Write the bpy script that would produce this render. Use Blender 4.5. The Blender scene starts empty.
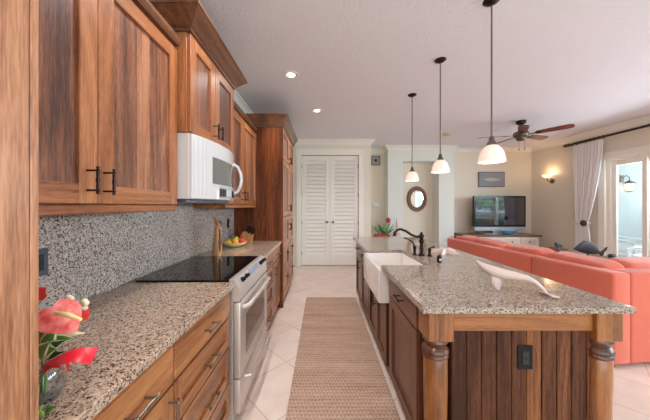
import bpy, bmesh, math, random
from mathutils import Vector, Matrix
random.seed(7)
S = bpy.context.scene
C = S.collection
PI = math.pi

# ------------------------------------------------------------------ camera, world, lights, exposure
H = 1.39
cam = bpy.data.cameras.new('camera'); cam.sensor_width = 36; cam.lens = 250/650*36
cam.shift_x = 3/650; cam.shift_y = -4/650; cam.clip_start = 0.02
co = bpy.data.objects.new('camera', cam); C.objects.link(co)
co.location = (0, 0, H); co.rotation_euler = (PI/2, 0, 0); S.camera = co

w = bpy.data.worlds.new('sky'); S.world = w; w.use_nodes = True
bgn = w.node_tree.nodes['Background']; bgn.inputs[0].default_value = (0.72, 0.88, 1.0, 1); bgn.inputs[1].default_value = 0.85

def area(name, loc, rot, sx, sy, power, col):
    l = bpy.data.lights.new(name, 'AREA'); l.shape = 'RECTANGLE'; l.size = sx; l.size_y = sy; l.energy = power; l.color = col
    o = bpy.data.objects.new(name, l); C.objects.link(o); o.location = loc; o.rotation_euler = rot; return o
area('daylight_sliding_door', (5.80, 1.65, 2.06), (0, PI/2-.45, 0), .66, 6.2, 190, (0.80, 0.92, 1.0))
area('rear_fill_light', (1.6, -3.05, 1.6), (PI/2, 0, 0), 5.2, 2.0, 58, (0.88, 0.95, 1.0))  # added fill from behind the camera, set in an unseen window
area('lanai_daylight', (8.9, 4.5, 2.2), (0, PI/2+0.2, 0), 2.0, 4.5, 30, (0.92, 0.97, 1.0))
sl = bpy.data.lights.new('sun', 'SUN'); sl.energy = 4.5; sl.angle = .02; sl.color = (1, .96, .9)
so = bpy.data.objects.new('sun', sl); C.objects.link(so); so.rotation_euler = (math.radians(-18), math.radians(-42), 0)
S.view_settings.view_transform = 'Standard'; S.view_settings.look = 'None'
S.view_settings.gamma = 1.0; S.view_settings.use_curve_mapping = False
S.view_settings.exposure = 0.82
S.cycles.max_bounces = 10; S.cycles.diffuse_bounces = 6; S.cycles.transparent_max_bounces = 16
S.cycles.sample_clamp_indirect = 6
S.cycles.use_denoising = True

# ------------------------------------------------------------------ helpers
def lin(r, g, b):
    f = lambda v: (v/255/12.92) if v/255 <= 0.04045 else ((v/255+0.055)/1.055)**2.4
    return (f(r), f(g), f(b), 1)

class MB:
    def __init__(s): s.bm = bmesh.new()
    def _merge(s, t, mi=0):
        for f in t.faces: f.material_index = mi
        me = bpy.data.meshes.new('tmp'); t.to_mesh(me); t.free(); s.bm.from_mesh(me); bpy.data.meshes.remove(me); return s
    def box(s, x0, x1, y0, y1, z0, z1, bev=0.0, mi=0, seg=1):
        t = bmesh.new(); bmesh.ops.create_cube(t, size=1)
        for v in t.verts:
            v.co = Vector((x0 if v.co.x < 0 else x1, y0 if v.co.y < 0 else y1, z0 if v.co.z < 0 else z1))
        if bev: bmesh.ops.bevel(t, geom=list(t.edges), offset=bev, segments=seg, profile=0.5, affect='EDGES')
        return s._merge(t, mi)
    def ring_loft(s, rings, mi=0, cap=True, closed=True):
        t = bmesh.new(); vr = [[t.verts.new(p) for p in r] for r in rings]
        n = len(rings[0]); m = n if closed else n-1
        for a, b in zip(vr[:-1], vr[1:]):
            for i in range(m):
                try: t.faces.new((a[i], a[(i+1) % n], b[(i+1) % n], b[i]))
                except ValueError: pass
        if cap and closed:
            t.faces.new(list(reversed(vr[0]))); t.faces.new(vr[-1])
        bmesh.ops.recalc_face_normals(t, faces=t.faces); return s._merge(t, mi)
    def lathe(s, prof, c=(0, 0, 0), seg=24, mi=0, axis='Z', sx=1, cap=True):
        rings = []
        for r, h in prof:
            ring = []
            for k in range(seg):
                a = 2*PI*k/seg; u, v = r*math.cos(a), r*math.sin(a)*sx
                p = {'Z': (u, v, h), 'X': (h, u, v), 'Y': (u, h, v)}[axis]
                ring.append(Vector(p)+Vector(c))
            rings.append(ring)
        return s.ring_loft(rings, mi, cap)
    def tube(s, pts, rad, seg=10, mi=0, flat=1.0, up=None):
        pts = [Vector(p) for p in pts]; n = len(pts)
        rs = rad if isinstance(rad, (list, tuple)) else [rad]*n
        rings = []; ref = Vector(up) if up else None
        for i, p in enumerate(pts):
            d = (pts[min(i+1, n-1)]-pts[max(i-1, 0)]).normalized()
            if ref is None: ref = Vector((0, 0, 1)) if abs(d.z) < 0.9 else Vector((1, 0, 0))
            a = d.cross(ref)
            if a.length < 1e-5: a = d.orthogonal()
            a.normalize(); b = a.cross(d).normalized()
            if up is None: ref = b
            rings.append([p+rs[i]*(math.cos(2*PI*k/seg)*a+flat*math.sin(2*PI*k/seg)*b) for k in range(seg)])
        return s.ring_loft(rings, mi)
    def prism(s, poly, a, b, axis='Y', mi=0, bev=0):   # poly in the two other axes
        f = {'Y': lambda u, v, q: (u, q, v), 'X': lambda u, v, q: (q, u, v), 'Z': lambda u, v, q: (u, v, q)}[axis]
        return s.ring_loft([[f(u, v, a) for u, v in poly], [f(u, v, b) for u, v in poly]], mi)
    def sweep(s, path, prof, mi=0):   # path: (x,y) points; prof: closed (out,z); outward = left of the travel direction turned right
        P = [Vector((p[0], p[1])) for p in path]; n = len(P); rings = []
        nr = lambda d: Vector((d.y, -d.x))
        for i, p in enumerate(P):
            d0 = (P[i]-P[i-1]).normalized() if i > 0 else None
            d1 = (P[i+1]-P[i]).normalized() if i < n-1 else None
            if d0 is None: m = nr(d1)
            elif d1 is None: m = nr(d0)
            else:
                m = nr(d0)+nr(d1); m = m/(m.length_squared)*2
            rings.append([(p.x+m.x*o, p.y+m.y*o, z) for o, z in prof])
        return s.ring_loft(rings, mi)
    def cushion(s, c, sz, bulge=0.5, n=10, mi=0, e=0.42):
        t = bmesh.new(); bmesh.ops.create_cube(t, size=2)
        bmesh.ops.subdivide_edges(t, edges=list(t.edges), cuts=n, use_grid_fill=True)
        for v in t.verts:
            x, y, z = v.co
            L = (abs(x)**(2/e)+abs(y)**(2/e)+abs(z)**(2/e))**(e/2)
            q = Vector((x, y, z))/max(L, 1e-6)
            v.co = Vector((c[0]+q.x*sz[0]/2, c[1]+q.y*sz[1]/2, c[2]+q.z*sz[2]/2))
        return s._merge(t, mi)
    def sphere(s, c, r, sc=(1, 1, 1), mi=0, sub=3):
        t = bmesh.new(); bmesh.ops.create_icosphere(t, subdivisions=sub, radius=r)
        for v in t.verts: v.co = Vector((c[0]+v.co.x*sc[0], c[1]+v.co.y*sc[1], c[2]+v.co.z*sc[2]))
        return s._merge(t, mi)
    def xform(s, M):
        s.bm.transform(M); return s
    def build(s, name, mats, parent=None, smooth=40, local=False):
        me = bpy.data.meshes.new(name)
        if parent is not None and not local:
            r = parent
            while r.parent: r = r.parent
            s.bm.transform(Matrix.Translation(-r.location))
        s.bm.to_mesh(me); s.bm.free()
        for m in (mats if isinstance(mats, (list, tuple)) else [mats]): me.materials.append(m)
        if smooth:
            me.polygons.foreach_set('use_smooth', [True]*len(me.polygons))
            me.set_sharp_from_angle(angle=math.radians(smooth))
        o = bpy.data.objects.new(name, me); C.objects.link(o)
        if parent is not None: o.parent = parent
        return o

def thing(name, label, cat, loc=(0, 0, 0), rotz=0, group=None):
    o = bpy.data.objects.new(name, None); C.objects.link(o); o.empty_display_size = .1
    o.location = loc; o.rotation_euler = (0, 0, rotz); o['label'] = label; o['category'] = cat
    if group: o['group'] = group
    return o
def tag(o, label, cat, group=None):
    o['label'] = label; o['category'] = cat
    if group: o['group'] = group
    return o
def origin(o, loc):   # move a single-mesh thing's origin to its base
    o.data.transform(Matrix.Translation(-Vector(loc))); o.location = loc; return o
def struct(o):
    o['kind'] = 'structure'; return o
def dup(root, loc, label=None, rotz=None):
    r = root.copy(); C.objects.link(r); r.location = loc
    if rotz is not None: r.rotation_euler = (0, 0, rotz)
    if label: r['label'] = label
    for ch in list(root.children):
        c = ch.copy(); C.objects.link(c); c.parent = r
        for g in list(ch.children):
            d = g.copy(); C.objects.link(d); d.parent = c
    return r

# ------------------------------------------------------------------ materials
def mat(name, col=(.8, .8, .8, 1), rough=.5, metal=0, **kw):
    m = bpy.data.materials.new(name); m.use_nodes = True; b = m.node_tree.nodes['Principled BSDF']
    b.inputs['Base Color'].default_value = col; b.inputs['Roughness'].default_value = rough; b.inputs['Metallic'].default_value = metal
    for k, v in kw.items(): b.inputs[k].default_value = v
    return m
def N(m, t, **kw):
    n = m.node_tree.nodes.new(t)
    for k, v in kw.items(): setattr(n, k, v)
    return n
def L(m, a, b): m.node_tree.links.new(a, b)
def ramp(m, stops, interp='LINEAR'):
    r = N(m, 'ShaderNodeValToRGB'); cr = r.color_ramp; cr.interpolation = interp
    while len(cr.elements) < len(stops): cr.elements.new(0.5)
    for e, (p, c) in zip(cr.elements, stops): e.position = p; e.color = c
    return r
def mth(m, op, a, b=None):
    n = N(m, 'ShaderNodeMath', operation=op)
    for i, v in enumerate((a, b)):
        if v is None: continue
        if isinstance(v, (int, float)): n.inputs[i].default_value = v
        else: L(m, v, n.inputs[i])
    return n.outputs[0]
def bumped(m, h, strength=.2, dist=.01):
    b = N(m, 'ShaderNodeBump'); b.inputs['Strength'].default_value = strength; b.inputs['Distance'].default_value = dist
    L(m, h, b.inputs['Height']); L(m, b.outputs[0], m.node_tree.nodes['Principled BSDF'].inputs['Normal'])
def objco(m, shift=True):
    tc = N(m, 'ShaderNodeTexCoord')
    if not shift: return tc.outputs['Object']
    oi = N(m, 'ShaderNodeObjectInfo'); k = mth(m, 'MULTIPLY', oi.outputs['Random'], 23.0)
    cb = N(m, 'ShaderNodeCombineXYZ')
    for i in range(3): L(m, k, cb.inputs[i])
    va = N(m, 'ShaderNodeVectorMath', operation='ADD'); L(m, tc.outputs['Object'], va.inputs[0]); L(m, cb.outputs[0], va.inputs[1])
    return va.outputs[0]
def noise(m, vec, scale, detail=4, rough=.55, dist=0):
    n = N(m, 'ShaderNodeTexNoise'); n.inputs['Scale'].default_value = scale; n.inputs['Detail'].default_value = detail
    n.inputs['Roughness'].default_value = rough; n.inputs['Distortion'].default_value = dist; L(m, vec, n.inputs['Vector']); return n.outputs['Fac']
def mapped(m, vec, sc):
    mp = N(m, 'ShaderNodeMapping'); mp.inputs['Scale'].default_value = sc; L(m, vec, mp.inputs['Vector']); return mp.outputs[0]

def wood(name, dark, mid, light, axis='Z', plank=11.0, pk=.15, rough=.36, coat=.32, phase=None):
    m = mat(name, rough=rough); b = m.node_tree.nodes['Principled BSDF']
    b.inputs['Coat Weight'].default_value = coat; b.inputs['Specular IOR Level'].default_value = .5 if coat > .1 else .22; b.inputs['Coat Roughness'].default_value = .24
    v = objco(m, phase is None)
    al = {'X': (1, 0, 0), 'Y': (0, 1, 0), 'Z': (0, 0, 1)}[axis]
    scl = lambda c, a: tuple(a if t else c for t in al)
    streak = noise(m, mapped(m, v, scl(105, 3)), 1, 4, .6)
    tone = noise(m, mapped(m, v, scl(7, .35)), 1, 3, .5, .3)
    fine = noise(m, mapped(m, v, scl(300, 22)), 1, 2, .5)
    cath = mth(m, 'SINE', mth(m, 'MULTIPLY', noise(m, mapped(m, v, scl(6, .55)), 1, 1, .4), 62.0))
    sp = N(m, 'ShaderNodeSeparateXYZ'); L(m, v, sp.inputs[0])
    cross = [sp.outputs[i] for i in range(3) if not al[i]]
    wn = N(m, 'ShaderNodeTexWhiteNoise', noise_dimensions='1D')
    L(m, mth(m, 'FLOOR', mth(m, 'MULTIPLY', mth(m, 'ADD', mth(m, 'ADD', cross[0], cross[1]), (phase or 0)/plank), plank)), wn.inputs['W'])
    f = mth(m, 'ADD', mth(m, 'MULTIPLY', streak, .42), mth(m, 'MULTIPLY', tone, .62))
    f = mth(m, 'ADD', f, mth(m, 'MULTIPLY', cath, .05))
    f = mth(m, 'ADD', f, mth(m, 'MULTIPLY', mth(m, 'SUBTRACT', wn.outputs['Value'], .5), pk))
    f = mth(m, 'ADD', f, mth(m, 'MULTIPLY', mth(m, 'SUBTRACT', fine, .5), .42))
    r = ramp(m, [(.30, dark), (.52, mid), (.73, light)]); L(m, f, r.inputs[0]); L(m, r.outputs[0], b.inputs['Base Color'])
    bumped(m, streak, .06, .004)
    return m
def wood3(name, d, mi, l, **kw): return {a: wood(name+'_'+a, d, mi, l, axis=a, **kw) for a in 'XYZ'}
W = wood3('hickory', lin(102, 57, 31), lin(158, 97, 57), lin(190, 130, 85), pk=.08)
W['P'] = wood('hickory_panel', lin(70, 42, 33), lin(130, 82, 58), lin(176, 122, 88), pk=.22)
WC = wood('crown_wood', lin(62, 38, 28), lin(106, 66, 44), lin(140, 92, 62), axis='Y', pk=.05)
WN = wood('near_panel_lit_wood', lin(128, 82, 56), lin(184, 130, 94), lin(208, 160, 124), pk=.12)  # lighter wood copy: light on the near panel put into the colour
WB = wood3('hickory_base', lin(98, 54, 28), lin(158, 99, 56), lin(190, 132, 82), pk=.15)
WT = wood3('hickory_tall', lin(64, 30, 12), lin(108, 56, 27), lin(140, 80, 44), pk=.12, coat=.04, rough=.45)
WI = wood3('hickory_shaded', lin(56, 31, 20), lin(92, 53, 34), lin(124, 78, 51), pk=.15)  # darker wood copy: shade on the island sides put into the colour
WP = wood3('hickory_post', lin(84, 48, 20), lin(140, 85, 38), lin(170, 112, 58), pk=.05)
WBEAD = wood('beadboard_wood', lin(58, 32, 20), lin(102, 61, 38), lin(146, 94, 54), plank=13.387, pk=.5, coat=.0, rough=.5, phase=24.692)
PWH = wood3('whitewood', lin(205, 196, 184), lin(222, 214, 204), lin(232, 226, 218), pk=.03)
WARMW = wood('carved_wood', lin(130, 84, 48), lin(178, 124, 78), lin(206, 156, 108), pk=.0)

def granite(name, cols, q=1.0):
    m = mat(name, rough=.10); b = m.node_tree.nodes['Principled BSDF']; v = objco(m, False)
    def cells(sc):
        vo = N(m, 'ShaderNodeTexVoronoi'); vo.inputs['Scale'].default_value = sc; L(m, v, vo.inputs['Vector'])
        sp = N(m, 'ShaderNodeSeparateColor'); L(m, vo.outputs['Color'], sp.inputs[0]); return sp.outputs[0]
    f = mth(m, 'ADD', mth(m, 'MULTIPLY', cells(190*q), .40), mth(m, 'ADD', mth(m, 'MULTIPLY', cells(100*q), .22), mth(m, 'MULTIPLY', noise(m, v, 70*q, 3, .6), .62)))
    r = ramp(m, [(p, lin(*c)) for p, c in zip((0.0, .42, .49, .58, .68, .79, .90), cols)], 'LINEAR')
    L(m, f, r.inputs[0]); L(m, r.outputs[0], b.inputs['Base Color'])
    b.inputs['Specular IOR Level'].default_value = .75
    return m
GR = granite('granite', ((42, 36, 33), (62, 52, 47), (122, 103, 90), (170, 144, 122), (196, 168, 144), (168, 152, 138), (208, 188, 166)), 1.35)
GRI = granite('granite_sky_reflect', ((32, 28, 26), (52, 46, 42), (106, 94, 84), (152, 136, 120), (180, 162, 146), (154, 144, 134), (196, 182, 166)), 1.25)  # greyer copy of the granite: sky reflection on the island put into the colour
GRS = granite('granite_cool_reflect', ((30, 28, 30), (52, 47, 47), (124, 114, 108), (176, 162, 152), (206, 192, 182), (164, 162, 164), (226, 218, 212)), 1.25)  # cooler copy of the granite: bluish window reflections put into the colour

def paint(name, col, bump=.0, sc=120, rough=.6):
    m = mat(name, col, rough)
    if bump: bumped(m, noise(m, objco(m, False), sc, 3, .6), bump, .014 if bump > .5 else .006)
    return m
M_WALL = paint('wall_paint', lin(226, 217, 200), .05, 90)
M_WALL2 = paint('window_lit_wall', lin(222, 225, 218), .05, 90)  # cool window light on the alcove wall put into its colour
M_TRIM = paint('trim_paint', lin(236, 232, 222), rough=.4)
M_CEIL = paint('ceiling_texture', lin(230, 228, 234), .55, 42, .85)
M_DOOR = paint('door_paint', lin(236, 230, 220), rough=.35)
M_BRONZE = mat('oil_bronze', lin(52, 40, 36), .35, .85)
M_PEWTER = mat('pewter', lin(126, 116, 106), .32, .95)
M_BLACK = mat('black_plastic', lin(14, 14, 16), .45, **{'Specular IOR Level': .25})
M_BLACKG = mat('black_glass', lin(10, 10, 11), .03)
M_STEEL = mat('bisque_steel', lin(206, 196, 189), .28, .5)
M_APPL = mat('appliance_white', lin(208, 207, 208), .14, .0, **{'Coat Weight': .4})
M_APPLD = mat('appliance_grey', lin(96, 104, 122), .3, .4)
M_OVEN = mat('oven_glass', lin(96, 82, 70), .08)  # floor reflection put into the grey-brown of the glass
M_MWGLASS = mat('microwave_glass', lin(112, 112, 108), .06)
M_CERAM = mat('fireclay', lin(242, 236, 231), .14, **{'Coat Weight': .5})
M_CHROME = mat('chrome', lin(200, 200, 200), .15, 1)
M_DISPLAY = mat('display_blue', lin(126, 138, 158), .12)
M_RED = mat('anthurium_red', lin(216, 60, 58), .28)
M_PINK = mat('anthurium_pink', rough=.22); m = M_PINK; r = ramp(m, [(.35, lin(222, 84, 82)), (.62, lin(244, 148, 138))])
L(m, noise(m, objco(m), 42, 4, .6), r.inputs[0]); L(m, r.outputs[0], m.node_tree.nodes['Principled BSDF'].inputs['Base Color']); bumped(m, noise(m, objco(m), 90, 2), .35, .004)
M_RIB = mat('red_satin', lin(206, 28, 44), .35)
M_YEL = mat('spadix_yellow', lin(240, 222, 150), .5)
M_CREAM = mat('cream_petals', lin(238, 226, 196), .5)
M_GREEN = mat('leaf_green', lin(92, 146, 66), .4)
M_DGREEN = mat('leaf_dark', lin(38, 82, 42), .4)
M_LIME = mat('bud_green', lin(158, 196, 92), .45)
M_BONE = mat('carved_white', lin(208, 188, 180), .38)
M_FISH = mat('dark_metal_fish', lin(38, 32, 38), .65, .0)
M_CURT = mat('curtain_cloth', lin(250, 248, 247), .8); m = M_CURT
tl = N(m, 'ShaderNodeBsdfTranslucent'); tl.inputs[0].default_value = lin(236, 234, 234); mxs = N(m, 'ShaderNodeMixShader'); mxs.inputs[0].default_value = .35
L(m, m.node_tree.nodes['Principled BSDF'].outputs[0], mxs.inputs[1]); L(m, tl.outputs[0], mxs.inputs[2]); L(m, mxs.outputs[0], m.node_tree.nodes['Material Output'].inputs[0])
M_WICK = mat('white_wicker', lin(228, 230, 234), .6)
M_LANAI = paint('lanai_paint', lin(222, 229, 232), rough=.7)
M_FLOORO = mat('lanai_tile', lin(196, 198, 196), .5)
M_BLUEDISH = mat('blue_glass_dish', lin(52, 128, 166), .12)
M_TV = mat('tv_screen', lin(8, 24, 48), .03, **{'IOR': 2.7})
M_SILVER = mat('silver_plastic', lin(176, 184, 194), .35, .4)
M_BLADE = wood('fan_blade_wood', lin(74, 26, 18), lin(110, 44, 30), lin(138, 62, 42), axis='X', pk=0)
M_RODM = mat('rod_brown', lin(44, 28, 22), .4, .2)
M_TABLE = wood('brown_table_top', lin(86, 54, 34), lin(124, 82, 54), lin(150, 106, 74), axis='X', pk=.1)
M_SOIL = mat('terracotta_red', lin(164, 52, 46), .5)
M_LAWN = mat('lawn', lin(74, 104, 58), .9)
M_TREE = mat('tree_foliage', lin(120, 166, 92), .8)
M_BARK = mat('bark', lin(96, 80, 66), .9)

def fabric(name, col, sc=500, b=.25):
    m = mat(name, col, .85, **{'Sheen Weight': .25}); v = objco(m)
    n1 = noise(m, v, 9, 3); n2 = noise(m, v, sc, 2)
    mx = N(m, 'ShaderNodeMix', data_type='RGBA'); mx.inputs[6].default_value = tuple(c*.80 for c in col[:3])+(1,); mx.inputs[7].default_value = tuple(min(1, c*1.16) for c in col[:3])+(1,)
    L(m, mth(m, 'ADD', mth(m, 'MULTIPLY', n1, .5), mth(m, 'MULTIPLY', n2, .5)), mx.inputs[0])
    L(m, mx.outputs[2], m.node_tree.nodes['Principled BSDF'].inputs['Base Color']); bumped(m, n2, b, .003); return m
M_SOFA = fabric('coral_fabric', lin(216, 108, 84))

def emis(name, col, st, base=None):
    m = mat(name, base or col, .4); b = m.node_tree.nodes['Principled BSDF']
    b.inputs['Emission Color'].default_value = col; b.inputs['Emission Strength'].default_value = st; return m
M_SHADE = emis('milk_glass_lit', lin(255, 222, 200), .24, lin(236, 224, 214))
M_LAMP = emis('lamp_disc', lin(255, 240, 228), 2.2)
M_SCONCE = emis('sconce_glass', lin(255, 214, 168), 1.0)
M_LANT = emis('lantern_glass', lin(255, 226, 186), 1.0)

def glass(name, tint=(1, 1, 1, 1), fr=1.45):
    m = bpy.data.materials.new(name); m.use_nodes = True; nt = m.node_tree; nt.nodes.clear()
    o = nt.nodes.new('ShaderNodeOutputMaterial'); t = nt.nodes.new('ShaderNodeBsdfTransparent'); g = nt.nodes.new('ShaderNodeBsdfGlossy')
    mx = nt.nodes.new('ShaderNodeMixShader'); f = nt.nodes.new('ShaderNodeFresnel')
    ge = nt.nodes.new('ShaderNodeNewGeometry'); mi = nt.nodes.new('ShaderNodeMapRange'); mi.inputs[3].default_value = fr; mi.inputs[4].default_value = 1/fr
    nt.links.new(ge.outputs['Backfacing'], mi.inputs[0]); nt.links.new(mi.outputs[0], f.inputs[0])
    t.inputs[0].default_value = tint; g.inputs['Roughness'].default_value = .02
    nt.links.new(f.outputs[0], mx.inputs[0]); nt.links.new(t.outputs[0], mx.inputs[1]); nt.links.new(g.outputs[0], mx.inputs[2]); nt.links.new(mx.outputs[0], o.inputs[0]); return m
M_PANE = glass('window_pane', (.98, .99, 1, 1))
M_VASE = glass('vase_glass', (.93, .95, .96, 1), 1.5)

# floor tile, diagonal
M_TILE = mat('floor_tile', rough=.30); m = M_TILE
v = objco(m, False); mp = N(m, 'ShaderNodeMapping'); mp.inputs['Rotation'].default_value = (0, 0, PI/4); L(m, v, mp.inputs['Vector'])
bk = N(m, 'ShaderNodeTexBrick'); bk.offset = 0; bk.inputs['Scale'].default_value = 1; bk.inputs['Brick Width'].default_value = .45; bk.inputs['Row Height'].default_value = .45
bk.inputs['Mortar Size'].default_value = .005; bk.inputs['Mortar Smooth'].default_value = .2; bk.inputs['Bias'].default_value = 0
bk.inputs['Color1'].default_value = lin(238, 220, 208); bk.inputs['Color2'].default_value = lin(232, 212, 198); bk.inputs['Mortar'].default_value = lin(208, 188, 172)
L(m, mp.outputs[0], bk.inputs['Vector'])
nz = noise(m, v, 5, 5, .6); mx = N(m, 'ShaderNodeMix', data_type='RGBA', blend_type='MULTIPLY'); mx.inputs[0].default_value = 1
rr = ramp(m, [(.3, (.86, .84, .82, 1)), (.7, (1.0, 1.0, 1.0, 1))]); L(m, nz, rr.inputs[0])
L(m, bk.outputs['Color'], mx.inputs[6]); L(m, rr.outputs[0], mx.inputs[7]); L(m, mx.outputs[2], m.node_tree.nodes['Principled BSDF'].inputs['Base Color'])

# jute rug: chunky rows across
M_RUG = mat('jute_weave', rough=.95); m = M_RUG; v = objco(m, False)
sp = N(m, 'ShaderNodeSeparateXYZ'); L(m, v, sp.inputs[0])
wob = mth(m, 'MULTIPLY', noise(m, v, 18, 2), .014)
row = mth(m, 'ABSOLUTE', mth(m, 'SINE', mth(m, 'MULTIPLY', mth(m, 'ADD', sp.outputs[1], wob), 2*PI/.064)))
zig = mth(m, 'SINE', mth(m, 'ADD', mth(m, 'MULTIPLY', sp.outputs[0], 2*PI/.026), mth(m, 'MULTIPLY', mth(m, 'FLOOR', mth(m, 'MULTIPLY', sp.outputs[1], 1/.032)), 2.4)))
n1 = noise(m, mapped(m, v, (40, 160, 40)), 1, 3, .6); n2 = noise(m, mapped(m, v, (1.2, 9, 1)), 1, 3, .6)
f = mth(m, 'ADD', mth(m, 'MULTIPLY', row, .16), mth(m, 'ADD', mth(m, 'MULTIPLY', n1, .48), mth(m, 'MULTIPLY', n2, .40)))
f = mth(m, 'ADD', f, mth(m, 'MULTIPLY', zig, .07))
r = ramp(m, [(.28, lin(128, 98, 80)), (.52, lin(188, 154, 132)), (.82, lin(220, 194, 174))]); L(m, f, r.inputs[0])
L(m, r.outputs[0], m.node_tree.nodes['Principled BSDF'].inputs['Base Color'])
bumped(m, mth(m, 'ADD', row, mth(m, 'MULTIPLY', zig, .35)), .55, .007)

# ------------------------------------------------------------------ setting
CE = 2.92
struct(MB().box(-1.4, 5.53, -3.2, 6.95, -.1, 0).build('floor', M_TILE, smooth=0))
struct(MB().box(-1.4, 5.70, -3.2, 6.95, CE, CE+.12).build('ceiling', M_CEIL, smooth=0))
struct(MB().box(-1.4, -1.22, -3.0, 5.79, 0, CE).build('wall_left', M_WALL, smooth=0))
# door wall with its opening
DX0, DX1, DZ = -.475, .845, 2.565
b = MB(); b.box(-1.4, DX0, 5.79, 5.95, 0, CE); b.box(DX1, 1.135, 5.79, 5.95, 0, CE); b.box(DX0, DX1, 5.79, 5.95, DZ, CE)
b.box(1.02, 1.135, 5.95, 6.7, 0, CE)
struct(b.build('wall_far', M_WALL, smooth=0))
struct(MB().box(-1.4, 5.70, 6.70, 6.82, 0, CE).build('wall_hall', M_WALL, smooth=0))
b = MB(); b.box(1.676, 2.057, 6.35, 6.70, 0, CE); b.box(2.972, 3.353, 6.35, 6.70, 0, CE); b.box(2.057, 2.972, 6.35, 6.70, 2.533, CE)
struct(b.build('wall_mirror_alcove', M_WALL2, smooth=0))
struct(MB().box(3.353, 5.53, 6.60, 6.70, 0, CE).build('wall_living', M_WALL, smooth=0))
RX = 5.53; OY0, OY1, OZ = -1.6, 4.87, 2.30  # opening lengthened out of view so side light reaches the kitchen
b = MB(); b.box(RX, RX+.16, OY1, 6.82, 0, CE); b.box(RX, RX+.16, -3, OY0, 0, CE); b.box(RX, RX+.16, OY0, OY1, OZ, CE)
struct(b.build('wall_right', M_WALL, smooth=0))
b = MB(); b.box(-1.4, -1.0, -3.16, -3, 0, CE); b.box(4.2, 5.69, -3.16, -3, 0, CE); b.box(-1.0, 4.2, -3.16, -3, 0, .55); b.box(-1.0, 4.2, -3.16, -3, 2.62, CE)
struct(b.build('wall_rear', M_WALL, smooth=0))
fr = struct(MB().box(-1.0, 4.2, -3.12, -3.06, .55, .63).box(-1.0, 4.2, -3.12, -3.06, 2.54, 2.62).box(-1, -.92, -3.12, -3.06, .55, 2.62).box(4.12, 4.2, -3.12, -3.06, .55, 2.62)
            .box(.70, .78, -3.12, -3.06, .55, 2.62).box(2.42, 2.5, -3.12, -3.06, .55, 2.62).build('window_2', M_TRIM, smooth=0))  # unseen window, added behind the camera to hold the fill light
MB().box(-.92, 4.12, -3.095, -3.09, .63, 2.54).build('pane', M_PANE, fr, smooth=0)

CRW = [(0, CE-.11), (.012, CE-.11), (.012, CE-.095), (.022, CE-.085), (.032, CE-.06), (.06, CE-.03), (.075, CE-.02), (.085, CE-.012), (.085, CE-.001), (0, CE-.001)]
def trim(n, path): struct(MB().sweep(path, CRW).build('trim_%d' % n, M_TRIM, smooth=30))
# travel so that the room lies on the right-hand side
trim(1, [(-1.22, -3), (-1.22, 5.79), (1.135, 5.79), (1.135, 6.70), (1.676, 6.70), (1.676, 6.35), (3.353, 6.35), (3.353, 6.60), (RX, 6.60), (RX, -3)])
BB = [(0, 0), (.015, 0), (.015, .11), (.008, .125), (0, .125)]
struct(MB().sweep([(.955, 5.79), (1.135, 5.79), (1.135, 6.70), (1.676, 6.70), (1.676, 6.35), (2.057, 6.35)], BB).build('baseboard_far', M_TRIM, smooth=0))
struct(MB().sweep([(2.972, 6.35), (3.353, 6.35), (3.353, 6.60), (RX, 6.60), (RX, 4.99)], BB).build('baseboard_right', M_TRIM, smooth=0))
# door casing
b = MB(); cw = .115
for x0, x1 in ((DX0-cw, DX0), (DX1, DX1+cw)): b.box(x0, x1, 5.765, 5.79, 0, DZ, .004)
b.box(DX0-cw-.01, DX1+cw+.01, 5.76, 5.79, DZ, DZ+.14, .005)
struct(b.build('trim_2', M_TRIM, smooth=0))

def louver_door(name, x0, x1, kx, hx):
    st = .095; y0, y1 = 5.80, 5.835
    d = MB(); d.box(x0, x0+st, y0, y1, .012, 2.555, .003); d.box(x1-st, x1, y0, y1, .012, 2.555, .003)
    for z0, z1 in ((.012, .25), (2.44, 2.555)): d.box(x0+st, x1-st, y0, y1, z0, z1, .002)
    o = struct(d.build(name, M_DOOR, smooth=0))
    s = MB()
    for a, bb in ((.25, 2.44),):
        n = 24
        for i in range(n):
            z = a+(i+.5)*(bb-a)/n
            s.prism([(y0-.001, z-.041), (y0+.005, z-.044), (y0+.027, z+.041), (y0+.021, z+.044)], x0+st, x1-st, 'X')
    s.build('louver_panel', M_DOOR, o, smooth=0)
    MB().lathe([(.026, 5.80), (.026, 5.793), (.010, 5.788), (.010, 5.765), (.024, 5.757), (.028, 5.745), (.020, 5.735), (.004, 5.732)], (kx, 0, 1.02), 16, axis='Y').build('knob', M_PEWTER, o)
    for z in (.30, 1.0, 1.65, 2.32):
        MB().tube([(hx, 5.797, z-.045), (hx, 5.797, z+.045)], .008, 8).build('hinge', M_PEWTER, o)
louver_door('door_1', -.468, .182, .115, -.470)
louver_door('door_2', .188, .838, .255, .840)
MB().box(DX0, DX1, 5.86, 5.88, 0, DZ).build('closet_back', M_DOOR, bpy.data.objects['door_1'], smooth=0)

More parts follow.
